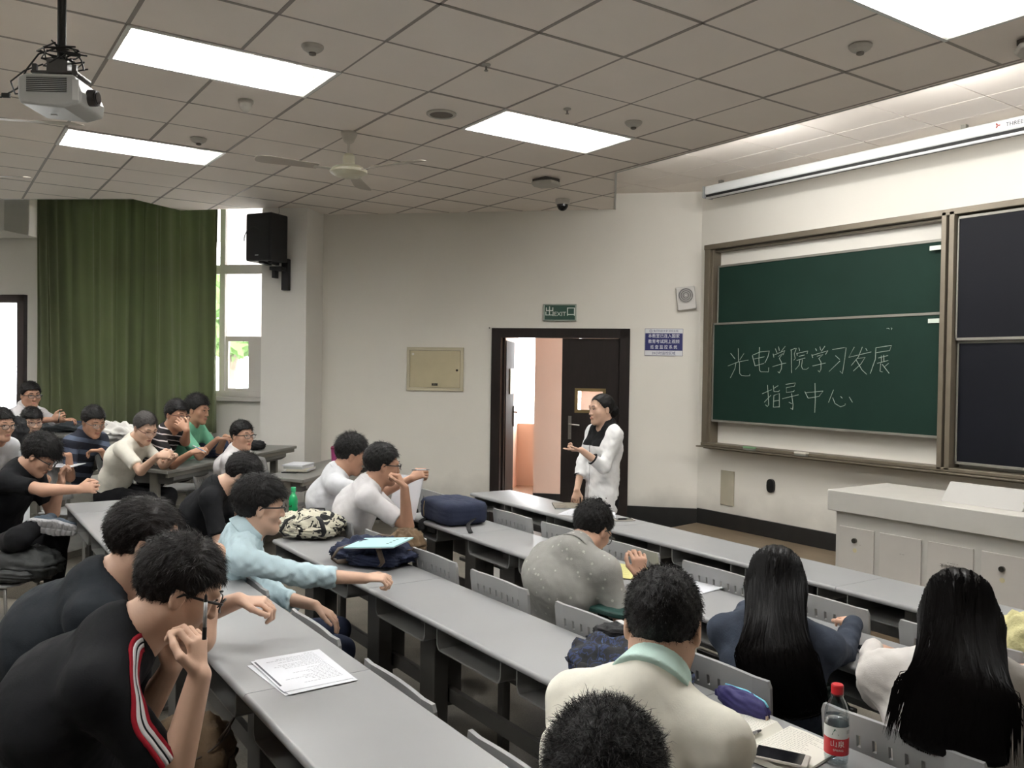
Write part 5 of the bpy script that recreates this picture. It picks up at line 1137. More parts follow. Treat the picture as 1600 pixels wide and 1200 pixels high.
bag('handbag',(3.076,1.648,0.483),(.22,.2,.22),0,mat('bag_green',srgb(28,52,46),.6,var=.1),'dark green bag on the seat behind the denim jacket woman','bag',e=2.6,amp=.01,straps=False,zips=False)
# ---- pencil case
pc=empty('pencil_case',(3.227,1.109,0.760),math.radians(-6),'purple pencil case with a pale blue zip','pencil case'); V,F_=soft((.20,.055,.065),2.6,.003,7,1.); q=MB(); q.add([v+Vector((0,0,.034)) for v in V],F_); q.build('case',mat('case_purple',srgb(42,38,92),.7,var=.08,bump=.2),pc,smooth=True)
q=MB(); q.tube([(-.085,.012,.060),(0,.014,.068),(.075,.012,.062),(.092,.008,.052)],.0035,6,flat=.6); q.build('zip',mat('zip_cyan',srgb(110,190,214),.5),pc,smooth=True); MB().box((-.103,.0,.03),(.018,.016,.02)).build('tab',mat('case_purple',(0,0,0)),pc,bevel=.003); MB().box((.102,-.005,.022),(.003,.008,.02)).build('tag',mat('zip_pull',srgb(190,170,150),.5),pc)
# ---- paper goods
PAPER=mat('paper_white',srgb(212,214,220),.7); INK=mat('printed_ink',srgb(84,86,94),.8); INKL=mat('printed_ink_light',srgb(104,106,114),.8)
def lines(parent,w,h,rows,m,seed=0,cols=1,x0=.08,z=.0004,lw=.0016,name='printed_lines'):
    R_=random.Random(seed); q=MB()
    for c in range(cols):
        for k in range(rows):
            y=h*(.5-.09-.82*k/max(rows-1,1)); xa=-w/2+w*(x0+c/cols*(1-x0)); L=w*(1/cols)*(1-2.2*x0)*R_.uniform(.35,1.)
            x=xa
            while x<xa+L:
                s_=R_.uniform(.004,.014); q.box((x+s_/2,y,z),(s_,lw,.0002)); x+=s_+.003
    q.build(name,m,parent,kind='stuff')
def sheet(name,loc,w,h,rot,label,m=PAPER,cat='paper',rows=14,curl=.004,seed=0,t=.0012,cols=1,ink=None):
    r=empty(name,loc,math.radians(rot),label,cat); V=[];F_=[]; n=8
    for i in range(n+1):
        for j in range(n+1):
            x=(i/n-.5)*w; y=(j/n-.5)*h; V.append((x,y,t+curl*max(0,(abs(i/n-.5)*2)**4*(j/n)) ))
    for i in range(n):
        for j in range(n): k=i*(n+1)+j; F_.append((k,k+n+1,k+n+2,k+1))
    b=len(V); q=MB(); q.add(V,F_); q.lohi((-w/2,-h/2,0),(w/2,h/2,t*.6)); q.build('page',m,r)
    if rows: lines(r,w*.9,h*.92,rows,ink or INK,seed,cols,z=t+.0004)
    return r
P4Z=.842
s0=empty('paper_stack',(2.419,0.066,0.840),math.radians(4),'loose stack of printed sheets on the fourth row desk','papers')
for k,(dx,dy,a) in enumerate(((.015,-.01,.05),(-.012,.012,-.03),(.02,.004,.02),(0,0,0))):
    q=MB(); q.box((0,0,0),(.297,.21,.0008)); o=q.build('sheet',PAPER,s0,loc=(dx,dy,.0015+.0012*k),rot=(0,0,a))
s0.rotation_euler=(0,0,math.radians(0))
tl=MB(); R_=random.Random(3)
for c in range(22):
    x=-.135+c*.0115; L=R_.uniform(.05,.17)*(1 if c%5 else .4); y=.09
    while y>.09-L: s_=R_.uniform(.004,.012); tl.box((x,y-s_/2,.0056),(.0016,s_,.0002)); y-=s_+.0028
tl.build('printed_lines',INKL,s0,kind='stuff'); MB().lohi((-.135,-.099,.0055),(.10,-.093,.0058)).build('header_rule',INK,s0)
# booklet on the navy backpack
CY=mat('booklet_cyan',srgb(178,222,224),.5); bo=empty('booklet',(1.010,1.000,0.889),0,'pale cyan booklet lying on the navy backpack','booklet')
bo.rotation_euler=(math.radians(3),math.radians(-6),math.radians(33))
q=MB(); q.box((0,0,0),(.285,.20,.006)); q.build('cover',CY,bo,bevel=.001); MB().box((0,-.001,-.004),(.28,.195,.004)).build('pages',PAPER,bo); 
for k in range(4): MB().box((.075-.0,.055-.032*k,.0036),(.014,.012,.0004)).build('title_mark',INK,bo)
MB().cyl((.115,.075,.0034),.010,.0004,14).build('emblem',INKL,bo); MB().box((-.12,.02,.0034),(.008,.03,.0003)).build('imprint',INK,bo)
# stack of books and phone on the side desk
x_,y_,z_=(-3.044,2.095,0.760)
MATB=[mat('book_cream',srgb(196,192,176),.6),mat('book_grey',srgb(170,172,168),.6),PAPER]
def book(loc,size,rot,m,label,cover=None,group=None):
    r=empty('book',loc,math.radians(rot),label,'book',group); w,h,t=size; MB().lohi((-w/2+.002,-h/2+.003,.0015),(w/2-.003,h/2-.003,t-.0015)).build('page_block',PAPER,r); q=MB(); q.lohi((-w/2,-h/2,0),(w/2,h/2,.0015)); q.lohi((-w/2,-h/2,t-.0015),(w/2,h/2,t)); q.lohi((-w/2-.001,-h/2,0),(-w/2+.002,h/2,t)); q.build('cover',cover or m,r); return r
book((x_+.03,y_+.02,z_+.012),(.27,.20,.022),140,MATB[0],'cream book at the bottom of the side desk stack',group='books on the side desk')
book((x_+.02,y_,z_+.0345),(.26,.19,.024),133,MATB[1],'grey book in the middle of the side desk stack',group='books on the side desk')
book((x_,y_,z_+.059),(.29,.21,.014),137,MATB[2],'white notebook on top of the side desk stack',group='books on the side desk')
def phone(loc,rot,label,c=srgb(200,200,200),tilt=None,size=(.070,.142,.008)):
    r=empty('phone',loc,math.radians(rot),label,'phone'); w,h,t=size; MB().box((0,0,t/2),size).build('body',mat('phone_%d'%int(c[0]*999),c,.3,metal=.5),r,bevel=.0035,seg=2); MB().box((0,0,t+.0002),(w-.006,h-.028,.0006)).build('screen',mat('phone_screen',srgb(14,15,20),.08,spec=.7),r)
    MB().cyl((0,-h/2+.008,t+.0003),.004,.0006,12).build('button',mat('phone_%d'%int(c[0]*999),c),r)
    if tilt: r.rotation_euler=(math.radians(tilt[0]),math.radians(tilt[1]),math.radians(rot))
    return r
phone((x_+.10,y_-.12,.7605),140,'black phone at the foot of the book stack',srgb(40,40,42))
# pink cup
cp=empty('cup',(-3.496,2.657,0.762),0,'tall pink insulated cup by the door wall','cup'); m=MB(); m.lathe([(.030,0),(.032,.01),(.040,.145),(.041,.15)],n=28); m.build('body',mat('cup_pink',srgb(150,60,110),.35),cp); m=MB(); m.lathe([(.043,.15),(.044,.165),(.036,.178),(.034,.182),(0,.182)],n=28); m.build('lid',mat('cup_lid',srgb(120,34,70),.35),cp); m=MB(); m.tube([(-.042,0,.14),(-.052,0,.10),(-.046,0,.03)],.0035,6); m.build('strap',mat('cup_pink',(0,0,0)),cp)
# green bottle
gb=empty('bottle',(-0.699,1.185,0.762),0,'bright green plastic drink bottle with a green cap','bottle'); m=MB(); m.lathe([(.026,0),(.030,.006),(.031,.05),(.028,.062),(.031,.075),(.031,.105),(.022,.13),(.014,.145),(.0135,.158)],n=28); m.build('body',mat('bottle_green',srgb(30,170,104),.2,coat=.5),gb,smooth=True); m=MB(); m.lathe([(.016,.156),(.0165,.182),(.015,.186),(0,.186)],n=24); m.build('cap',mat('cap_green',srgb(60,186,124),.35),gb); m=MB(); m.tube([(.0,-.0315,.05),(.012,-.029,.062),(.02,-.024,.055),(.024,-.02,.07)],.003,5,flat=.4); m.build('label_mark',mat('mark_dark',srgb(20,50,40),.5),gb)
# red-capped water bottle
wbx=empty('water_bottle',(3.568,1.069,0.762),0,'clear water bottle with a red cap and red label','bottle')
def clear_mat(name,col,a):
    m=mat(name,col,.05); N,L,b=nodes_of(m); t=N.new('ShaderNodeBsdfTransparent'); t.inputs[0].default_value=(*col,1); g=N.new('ShaderNodeBsdfGlossy'); g.inputs['Roughness'].default_value=.06; f=N.new('ShaderNodeLayerWeight'); f.inputs[0].default_value=a
    x=N.new('ShaderNodeMixShader'); L.new(f.outputs['Facing'],x.inputs[0]); L.new(t.outputs[0],x.inputs[1]); L.new(g.outputs[0],x.inputs[2]); L.new(x.outputs[0],[n for n in N if n.type=='OUTPUT_MATERIAL'][0].inputs[0]); return m
WAT=clear_mat('bottle_plastic',(.93,.95,.96),.22); m=MB(); prof=[(.026,0),(.031,.004),(.0325,.02),(.0315,.03),(.0325,.04),(.0325,.135),(.031,.15),(.024,.172),(.0145,.192),(.0135,.205)]; m.lathe(prof,n=36); m.build('body',WAT,wbx,smooth=True)
m=MB(); m.lathe([(.0,.004),(.0295,.005),(.0308,.02),(.0308,.133),(0,.1335)],n=32); m.build('water',clear_mat('water_clear',(.80,.85,.87),.12),wbx,smooth=True)
m=MB(); m.lathe([(.0158,.198),(.0165,.204),(.0165,.220),(.0145,.224),(0,.224)],n=28); m.build('cap',mat('cap_red',srgb(200,28,40),.35),wbx); m=MB(); m.lathe([(.018,.194),(.018,.198)],n=24); m.build('neck_ring',WAT,wbx)
def band(z0,z1,mm,nm,r=.0330,a0=0,a1=2*math.pi,n=36):
    q=MB(); V=[];F_=[]
    for k in range(n+1):
        a=a0+(a1-a0)*k/n; V+=[(r*math.cos(a),r*math.sin(a),z0),(r*math.cos(a),r*math.sin(a),z1)]
    F_=[(2*k,2*k+2,2*k+3,2*k+1) for k in range(n)]; q.add(V,F_); return q.build(nm,mm,wbx,smooth=True)
band(.030,.078,mat('label_red',srgb(196,26,40),.4),'label_lower'); band(.078,.112,mat('label_white',srgb(222,226,224),.4),'label_upper'); band(.1115,.1128,mat('label_line',srgb(40,50,50),.5),'label_edge',.0332)
ca=math.atan2(-_F.y,-_F.x)
def on_cyl(o,ang,r=.0334):
    me=o.data; 
    for v in me.vertices:
        a=ang+v.co.x/r; rr_=r+v.co.y*0; v.co=(rr_*math.cos(a),rr_*math.sin(a),v.co.z)
def cyl_text(body,size,z,ang,mm):
    o=text(body,size,(0,0,0),Matrix.Identity(3),mm,wbx,ext=0.)
    me=o.data
    for v in me.vertices: v.co=(v.co.x,0,v.co.y+z)
    o.matrix_local=Matrix.Identity(4); on_cyl(o,ang); return o
cyl_text('山泉',.020,.063,ca-.28,mat('label_letters',srgb(232,226,222),.5)); cyl_text('SPRING',.0085,.046,ca-.2,mat('label_letters',(0,0,0))); cyl_text('|||||',.012,.098,ca+.75,mat('label_line',(0,0,0)))
m=MB(); pts=[(ca-.75,.088),(ca-.5,.108),(ca-.15,.088)]; m.add([(.0334*math.cos(a),.0334*math.sin(a),z) for a,z in pts],[(0,1,2)]); m.build('label_mountain',mat('label_green',srgb(70,130,110),.5),wbx)
wbx.scale=(.93,.93,.90)
# open book, pen and phone beside it
ob=empty('open_book',(3.385,0.996,0.761),math.radians(8),'thick open textbook lying on the third row desk','book')
for q in(-1,1):
    pr=[(0,.004),(q*.02,.020),(q*.07,.019),(q*.13,.013),(q*.172,.006),(q*.174,.002),(0,.001)]
    if q<0: pr=pr[::-1]
    m=MB(); m.prism(pr,-.12,.12,'y'); o=m.build('page_block',mat('page_cream',srgb(222,220,210),.7),ob)
    lm=MB(); R_=random.Random(5+q)
    for k in range(22):
        y=.105-.0095*k; x=.022; e_=R_.uniform(.09,.15)
        while x<e_:
            s_=R_.uniform(.004,.012); zc=np.interp(x+s_/2,[.02,.07,.13,.172],[.0204,.0194,.0134,.0064]); lm.box((q*(x+s_/2),y,zc),(s_,.0013,.0003),R=Matrix.Rotation(q*math.atan2(.0135,.10) if x>.07 else 0.,3,'Y')); x+=s_+.0025
    lm.build('printed_lines',mat('print_faint',srgb(170,168,162),.8),ob,kind='stuff')
MB().lohi((-.176,-.122,0),(.176,.122,.0015)).build('cover',mat('cover_dark',srgb(60,58,58),.6),ob)
pe=empty('pen',(3.624,0.657,0.941),0,'black gel pen lying along the open book','pen'); 
def pen(r,L=.142,m1=None,m2=None):
    m=MB(); m.cyl((0,0,0),.0045,L*.6,10,'x'); m.build('barrel',m1 or mat('pen_clear',srgb(150,150,150),.2),r,smooth=True); m=MB(); m.cyl((-L*.36,0,0),.0052,L*.26,10,'x'); m.build('cap',m2 or mat('pen_black',srgb(22,22,24),.3),r); m=MB(); m.tube([(L*.3,0,0),(L*.44,0,0),(L*.48,0,0)],[.0045,.003,.0006],10); m.build('tip',m2 or mat('pen_black',srgb(22,22,24),.3),r)
pen(pe); pe.location=Vector((3.374,0.954,0.785)); pe.rotation_euler=(0,.02,math.radians(95))
phone((3.503,0.926,0.782),-62,'black-screened phone with a white rim resting on the open book',srgb(190,184,178),size=(.072,.145,.008))
phone((3.084,1.975,0.761),-25,'silver-rimmed phone lying on the second row desk',srgb(150,152,156))
phone((0.588,3.013,0.761),-22,'gold phone on the front row desk',srgb(190,176,140),size=(.07,.145,.009))
book((-0.074,3.046,0.761),(.20,.26,.008),58,MATB[0],'thin magazine with a dark picture on the front row desk',mat('magazine_cover',srgb(120,116,104),.4,var=.5,scale=22))
sheet('paper_sheet',(0.194,2.945,0.761),.21,.297,30,'white sheet of paper beside the standing woman\'s hand',rows=10,seed=2)
sheet('paper_sheet',(0.371,2.989,0.761),.21,.297,50,'white sheet partly behind the grey polo man\'s head',rows=8,seed=6)
YP=mat('paper_yellow',srgb(200,196,130),.7); sheet('exam_sheet',(1.724,2.016,0.766),.21,.28,28,'pale yellow printed sheet in front of the grey polo man',YP,rows=12,seed=4,ink=mat('ink_olive',srgb(140,136,90),.8))
sheet('paper_sheet',(2.069,2.085,0.761),.27,.20,5,'white sheet on the second row desk right of the grey polo man',rows=0)
book((1.907,2.057,0.761),(.16,.12,.012),5,MATB[0],'black notebook under the grey polo man\'s forearm',BLKF)
sheet('notebook',(-3.280,1.211,0.902),.26,.18,130,'small open white notebook on the side block desk',rows=8,seed=9,t=.004)
sheet('paper_sheet',(-1.616,1.037,0.765),.20,.28,60,'white paper under the bent black T-shirt student\'s hand',rows=6,seed=12)
sheet('paper_sheet',(-2.897,0.083,0.932),.2,.28,60,'pale sheet before the navy striped man',rows=4,seed=21); sheet('paper_sheet',(-1.007,0.224,0.842),.10,.16,30,'small white note under the fist on the fourth row desk',rows=0)
MB().box((0,0,0),(.012,.02,.012)).build('x',PAPER) if False else None
V,F_=soft((.03,.024,.018),2.,.002,5,1.,n=8); q=MB(); q.add(V,F_); tag(q.build('paper_ball',PAPER,loc=(0.543,1.675,0.010),smooth=True),'tiny crumpled white paper ball on the floor','paper ball')
ps=sheet('paper_sheet',(-0.114,1.732,0.921),.21,.29,0,'white papers propped upright before the man holding out a pen',rows=0,curl=.01); ps.rotation_euler=(math.radians(68),0,math.radians(30))
# loose seats at the lower left
wing_chair(*(1.502,-0.633,0.927)[:2],.08,10,'pale plastic chair back at the left edge behind the two men in black'); wing_chair(*(2.454,-0.748,0.899)[:2],.08,10,'pale plastic chair at the lower left corner'); wing_chair(*(-1.354,-0.655,0.418)[:2],-.02,-34,'grey plastic chair carrying the charcoal bag')
# ---- outside the open window: tree and parked car
tr=empty('tree',(-21.362,6.759,-0.260),0,'leafy street tree seen through the open window','tree'); BARK=mat('bark',srgb(110,98,84),.9,var=.2); LEAF=mat('leaves_bright',srgb(96,132,64),.8,var=.25,scale=3)
m=MB(); m.tube([(0,0,0),(.05,0,1.2),(-.1,.1,2.4),(.1,.1,3.6)],[.22,.17,.14,.1],10); m.tube([(-.05,.05,1.8),(.5,.2,2.8),(.8,.2,3.4)],[.1,.07,.04],8); m.build('trunk',BARK,tr,smooth=True)
n_=1800; c=RNG.normal(0,1,(n_,3)); c/=np.linalg.norm(c,axis=1)[:,None]; c*=RNG.uniform(.5,1.,(n_,1))**.4*np.array([1.9,1.9,1.3]); c+=np.array([.1,.1,3.6]); a=RNG.normal(0,.11,(n_,3)); b=RNG.normal(0,.11,(n_,3)); VV=np.stack([c-a,c+b,c+a,c-b],1).reshape(-1,3); o=link('leaves',np_mesh('leaves',VV,np.arange(n_*4).reshape(-1,4),False),LEAF,tr); o['kind']='stuff'
ca_=empty('car',(-17.185,5.776,-0.258),math.radians(50),'white car parked outside the open window','car'); CW=mat('car_white',srgb(180,180,182),.25,coat=.6); m=MB(); m.prism([(-2.1,.3),(2.1,.3),(2.15,.7),(1.5,.88),(.9,1.32),(-.9,1.38),(-1.7,.95),(-2.15,.85)],-.8,.8,'y'); m.build('body',CW,ca_,bevel=.08,seg=3); m=MB(); m.prism([(1.30,.92),(.82,1.27),(-.82,1.31),(-1.45,.98)],-.81,.81,'y'); m.build('windows',mat('car_glass',srgb(60,70,76),.1),ca_)
for x in (-1.3,1.3):
    for y in (-.75,.75): MB().cyl((x,y,.32),.32,.2,22,'y').build('wheel',mat('tyre',srgb(40,40,40),.8),ca_)
bx_=MB(); bx_.box(dpt(5.30,1.43,-.35),(.40,.2,.12),R=DR); tag(bx_.build('flower_box',mat('planter_dark',srgb(60,58,56),.7),bevel=.01),'dark planter box on the outer window ledge','planter')
# ================================================================ people
def stripe_mat(name,base,strp,axis,org,period,duty,wob=.006,ph=0.):
    m=D.materials.new(name); m.use_nodes=True; N=m.node_tree.nodes; L=m.node_tree.links; b=N['Principled BSDF']; b.inputs['Roughness'].default_value=.85
    tc=N.new('ShaderNodeTexCoord'); d=N.new('ShaderNodeVectorMath'); d.operation='DOT_PRODUCT'; d.inputs[1].default_value=tuple(axis); L.new(tc.outputs['Object'],d.inputs[0])
    n=N.new('ShaderNodeTexNoise'); n.inputs['Scale'].default_value=7; L.new(tc.outputs['Object'],n.inputs['Vector'])
    a=N.new('ShaderNodeMath'); a.operation='MULTIPLY_ADD'; a.inputs[1].default_value=wob*4; L.new(n.outputs['Fac'],a.inputs[0]); L.new(d.outputs['Value'],a.inputs[2])
    q=N.new('ShaderNodeMath'); q.operation='DIVIDE'; q.inputs[1].default_value=period; L.new(a.outputs[0],q.inputs[0]); f=N.new('ShaderNodeMath'); f.operation='FRACT'; L.new(q.outputs[0],f.inputs[0])
    r=N.new('ShaderNodeValToRGB'); r.color_ramp.interpolation='CONSTANT'; e=r.color_ramp.elements; e[0].position=0; e[0].color=(*base,1); e[1].position=1-duty; e[1].color=(*strp,1)
    L.new(f.outputs[0],r.inputs['Fac']); L.new(r.outputs['Color'],b.inputs['Base Color']); return m
def V3(a): return A3(a)
CR,CF=A3(_R),A3(_F)           # image right and depth directions, used as plain world vectors
def wd(r=0.,f=0.,u=0.): return CR*r+CF*f+A3([0,0,u])
BLKT=cloth('tee_black',srgb(23,24,27)); BLKT2=cloth('tee_charcoal',srgb(33,37,42)); WHT=cloth('tee_white',srgb(208,206,208)); WHT2=cloth('tee_white_cool',srgb(204,206,210)); CREAM=cloth('tee_cream',srgb(212,209,198)); CREAM2=cloth('polo_cream',srgb(226,223,211),bump=.05,wr=.35)
BLUE=cloth('tee_blue',srgb(38,44,112)); MINT=cloth('tee_mint',srgb(112,176,146)); SKY=cloth('shirt_sky',srgb(182,204,212)); DEN=cloth('denim_jacket',srgb(58,65,78),var=.25,scale=9,bump=.14,bscale=160); GPOLO=cloth('polo_grey',srgb(148,147,143)); BLO=cloth('blouse_white',srgb(206,202,198))
PBLK=cloth('trousers_black',srgb(22,22,25)); PJEAN=cloth('jeans_dark',srgb(34,40,58)); MINTC=cloth('collar_mint',srgb(200,228,220)); SHW=mat('sneaker_grey',srgb(150,150,152),.7,var=.1)
FAR=dict(h=.0105,hh=.0075); MID=dict(h=.0095,hh=.0062); NEAR=dict(h=.007,hh=.0045)
def held_pen(a,b,label,mats=None):
    a,b=Vector(a),Vector(b); r=empty('pen',(a+b)/2,0,label,'pen'); r.rotation_euler=(b-a).to_track_quat('X','Z').to_euler(); pen(r,(b-a).length,*(mats or ())); return r
def desk_arms(H,P,fac,reach=.42,z=.79,sp_=.16,**k):
    fa=math.radians(fac); fw=A3([math.cos(fa),math.sin(fa),0]); rt=A3([math.sin(fa),-math.cos(fa),0]); b=A3([P[0],P[1],z])
    return dict(R=dict(wrist=b+fw*reach+rt*sp_,fd=fw-rt*.4,pn=(0,0,-1),**k),L=dict(wrist=b+fw*reach-rt*sp_,fd=fw+rt*.4,pn=(0,0,-1),**k))
SHORT=dict(strands=2600,slen=.028,lift=.007,rough=.0026,rand=.22)
# ---- the side block, back to front
H=V3((-4.580,-0.025,1.446)); P=V3((-4.860,-0.096,0.808))
figure('man in white shirt and black glasses at the far left back, holding a pen upright',H,15,4,P,40,shirt=WHT,sleeve='half',collar=(WHT,True),pants=PBLK,legs=False,glasses='thick',hair=dict(SHORT,front=.066),fat=1.08,skin=SKIN_TAN,**FAR,arms=dict(R=dict(wrist=V3((-4.111,0.123,1.234)),fd=wd(.8,0,.3),pn=wd(0,1,0),curl=.8,hint=(0,0,-1)),L=dict(wrist=V3((-4.211,0.242,1.214)),fd=wd(.6,0,.1),pn=(0,0,-1),curl=.6,hint=(0,0,-1))))
held_pen((-4.053,0.154,1.213),(-4.046,0.168,1.332),'dark pen held upright by the rearmost man in white')
H=V3((-2.763,-0.385,1.280)); P=V3((-3.071,-0.495,0.796))
figure('man in white T-shirt with glasses cut by the left edge of the frame',H,28,6,P,45,shirt=WHT2,pants=PBLK,legs=False,glasses='thick',hair=dict(SHORT),**FAR,arms=desk_arms(H,P,45,.38,.86))
H=V3((-3.656,-0.097,1.247)); P=V3((-3.983,-0.146,0.748))
figure('young man in blue T-shirt with thin brown glasses, head turned right',H,12,8,P,40,shirt=BLUE,pants=PBLK,legs=False,glasses=True,gm=FRAME_R,hair=dict(SHORT,fringe=.014,front=.05,strands=1800),s=.96,skin=SKIN_PALE,**FAR,arms=desk_arms(H,P,40,.36,.90))
H=V3((-3.021,0.298,1.270)); P=V3((-3.375,0.212,0.816)); 
NS=stripe_mat('shirt_navy_stripes',srgb(32,36,50),srgb(82,92,112),(.0,.25,1),0,.105,.38,.004)
figure('man in navy and slate striped polo shirt looking down at his desk',H,20,16,P,42,shirt=NS,collar=(NS,True),pants=PBLK,legs=False,glasses=True,gm=FRAME_M,hair=dict(SHORT,top=.012,strands=1800),fat=1.05,skin=SKIN_TAN,**FAR,arms=dict(R=dict(wrist=V3((-2.852,0.095,1.019)),fd=wd(-.6,0,.1),pn=(0,0,-1),curl=.7,hint=(0,0,-1)),L=dict(wrist=V3((-2.870,0.335,1.044)),fd=wd(-.7,0,0),pn=(0,0,-1),curl=.6,hint=wd(.5,0,-1))))
H=V3((-2.507,0.604,1.246)); P=V3((-2.863,0.424,0.699))
figure('man in cream V-neck T-shirt and half-rim glasses bent over clasped hands',H,22,24,P,48,shirt=CREAM,scoop=.02,pants=PBLK,glasses='half',gm=FRAME_R,hair=dict(SHORT,top=.004,th=.010,recede=.006,front=.072),hairm=mat('hair_greying',srgb(58,54,52),.6),fat=1.06,floor=.14,skin=SKIN_PALE,**FAR,arms=dict(R=dict(wrist=V3((-2.095,0.616,1.060)),fd=wd(.9,.2,.1),pn=wd(0,.8,-.5),curl=.9,thumb=.9,hint=(0,0,-1)),L=dict(wrist=V3((-2.312,0.794,1.032)),fd=wd(-.8,0,.0),pn=wd(0,-.6,-.5),curl=.9,hint=wd(.3,0,-1))))
H=V3((-2.731,0.899,1.328)); P=V3((-3.096,0.794,0.791))
BS=stripe_mat('shirt_black_stripes',srgb(24,20,24),srgb(200,192,192),(.1,.2,1),0,.052,.20,.010)
figure('man in black shirt with thin white stripes, hand over his mouth',H,26,6,P,50,shirt=BS,pants=PBLK,legs=False,glasses=True,gm=FRAME_R,hair=dict(SHORT,fringe=.012,strands=2000,top=.014),roll=6,skin=SKIN_TAN,**FAR,arms=dict(R=dict(wrist=V3((-2.340,0.930,1.050)),fd=wd(.9,.1,.25),pn=wd(0,.5,-.8),curl=.7,thumb=.9,hint=(0,0,-1)),L=dict(wrist=V3((-2.472,0.921,1.224)),fd=wd(-.6,.1,.6),pn=wd(-.4,.6,0),curl=.35,hint=wd(.3,0,-1))))
held_pen((-2.287,0.922,1.112),(-2.170,1.002,1.062),'blue pen in the hand of the black striped shirt man',(mat('pen_blue',srgb(90,130,170),.3),mat('pen_white',srgb(200,205,210),.3)))
H=V3((-3.095,1.166,1.356)); P=V3((-3.354,1.127,0.834))
figure('man in mint green T-shirt in profile by the curtain edge',H,42,6,P,52,shirt=MINT,pants=PBLK,legs=False,hair=dict(SHORT,top=.02,th=.016,strands=2200,lift=.016,slen=.03),skin=SKIN_TAN,**FAR,arms=dict(R=dict(wrist=V3((-2.733,1.244,1.120)),fd=wd(1,0,.05),pn=(0,0,-1),hint=(0,0,-1)),L=dict(wrist=V3((-2.999,1.386,1.119)),fd=wd(1,0,.05),pn=(0,0,-1),hint=wd(0,.5,-1))))
H=V3((-2.510,1.393,1.159)); P=V3((-2.658,1.338,0.584))
figure('upright man in white T-shirt and dark glasses before the white pillar',H,22,0,P,50,shirt=WHT,pants=PBLK,legs=False,glasses='thick',hair=dict(SHORT,strands=1800),**FAR,neck=-.01,arms=desk_arms(H,P,50,.30,.60,hint=(0,0,-1)))
# ---- left aisle
H=V3((-1.455,-0.252,1.152)); P=V3((-1.792,-0.495,0.491)); kR=(-1.066,-0.404,0.692); aR=(-1.150,-0.259,0.772); kL=(-1.214,-0.180,0.644); aL=(-1.271,-0.185,0.252)
f4=figure('man in black T-shirt and thick black hair at the fourth row end, legs crossed',H,62,34,P,58,shirt=BLKT,sleeve=(.72,0),pants=PBLK,glasses='thick',hair=dict(SHORT,th=.022,top=.024,fringe=.016,front=.045,nape=-.075,strands=3500,slen=.05,lift=.012),bulk=1.12,floor=.02,shoes=False,**MID,knee=dict(R=(kR,aR),L=(kL,aL)),
  arms=dict(R=dict(wrist=V3((-0.962,-0.033,0.976)),fd=wd(.9,.1,.15),pn=wd(0,.9,-.2),curl=1.,thumb=1.,hint=(0,0,-1)),L=dict(wrist=V3((-1.539,-0.114,0.970)),fd=wd(.1,.1,1),pn=wd(.9,0,0),curl=1.,thumb=.8,hint=wd(-.2,.2,-1))))
def sneaker(A,fd,sole,root,O,mu,ms):
    fd=nrm(fd); sole=nrm(A3(sole)-fd*(A3(sole)@fd)); lt=np.cross(fd,sole); G=Field(); A=A3(A); G.cap(A-fd*.04+sole*.02,A+fd*.11+sole*.03,.042,.034,.03,flat=(.044,.05),lat=lt); G.cap(A,A-sole*.05+0*fd,.042,.04,.03); G.cap(A+fd*.1+sole*.03,A+fd*.19+sole*.035,.036,.028,.02,flat=(.05,.042),lat=lt); G.half(A+sole*.052,sole)
    V,Q=G.surf(.006); link('shoe',np_mesh('shoe',V-O,Q),mu,root)
    G=Field(); G.cap(A-fd*.045+sole*.058,A+fd*.09+sole*.06,.045,.045,.0,flat=(.045,.045),lat=lt); G.cap(A+fd*.09+sole*.06,A+fd*.195+sole*.06,.05,.036,.02); G.half(A+sole*.078,sole); G.half(A+sole*.046,-sole)
    def tread(X,Y,Z,Fv):
        a=(X-A[0])*fd[0]+(Y-A[1])*fd[1]+(Z-A[2])*fd[2]; b=(X-A[0])*lt[0]+(Y-A[1])*lt[1]+(Z-A[2])*lt[2]; c=(X-A[0])*sole[0]+(Y-A[1])*sole[1]+(Z-A[2])*sole[2]
        return Fv+.006*((np.sin(a*190+np.sin(b*60)*1.5)>.55)|(np.abs(b)<.004))*(c>.07)
    G.fn(tread); V,Q=G.surf(.0045); link('sole',np_mesh('sole',V-O,Q),ms,root)
sneaker((-1.129,-0.247,0.770),wd(1,.0,-.12),wd(0,-.97,-.22),f4['root'],f4['O'],mat('sneaker_blue_grey',srgb(60,72,84),.7),SHW); sneaker((-1.267,-0.179,0.293),wd(.8,.2,0),(0,0,-1),f4['root'],f4['O'],mat('sneaker_blue_grey',(0,0,0)),SHW)
H=V3((-0.405,0.747,1.084)); P=V3((-0.877,0.572,0.476))
figure('student in black T-shirt bent low over a paper, head down',H,72,42,P,64,shirt=BLKT,glasses=True,gm=FRAME_M,pants=PBLK,legs=False,hair=dict(SHORT,th=.020,fringe=.014,front=.05,strands=2600,slen=.04),skin=SKIN_PALE,**MID,neck=.03,arms=dict(R=dict(wrist=V3((-0.069,0.699,0.843)),fd=wd(.4,.6,.2),pn=(0,0,-1),curl=.6,hint=wd(.3,-.3,-1)),L=dict(wrist=V3((-0.415,0.728,0.918)),fd=wd(.5,.3,-.1),pn=(0,0,-1),curl=.6,hint=wd(0,.5,-1))))
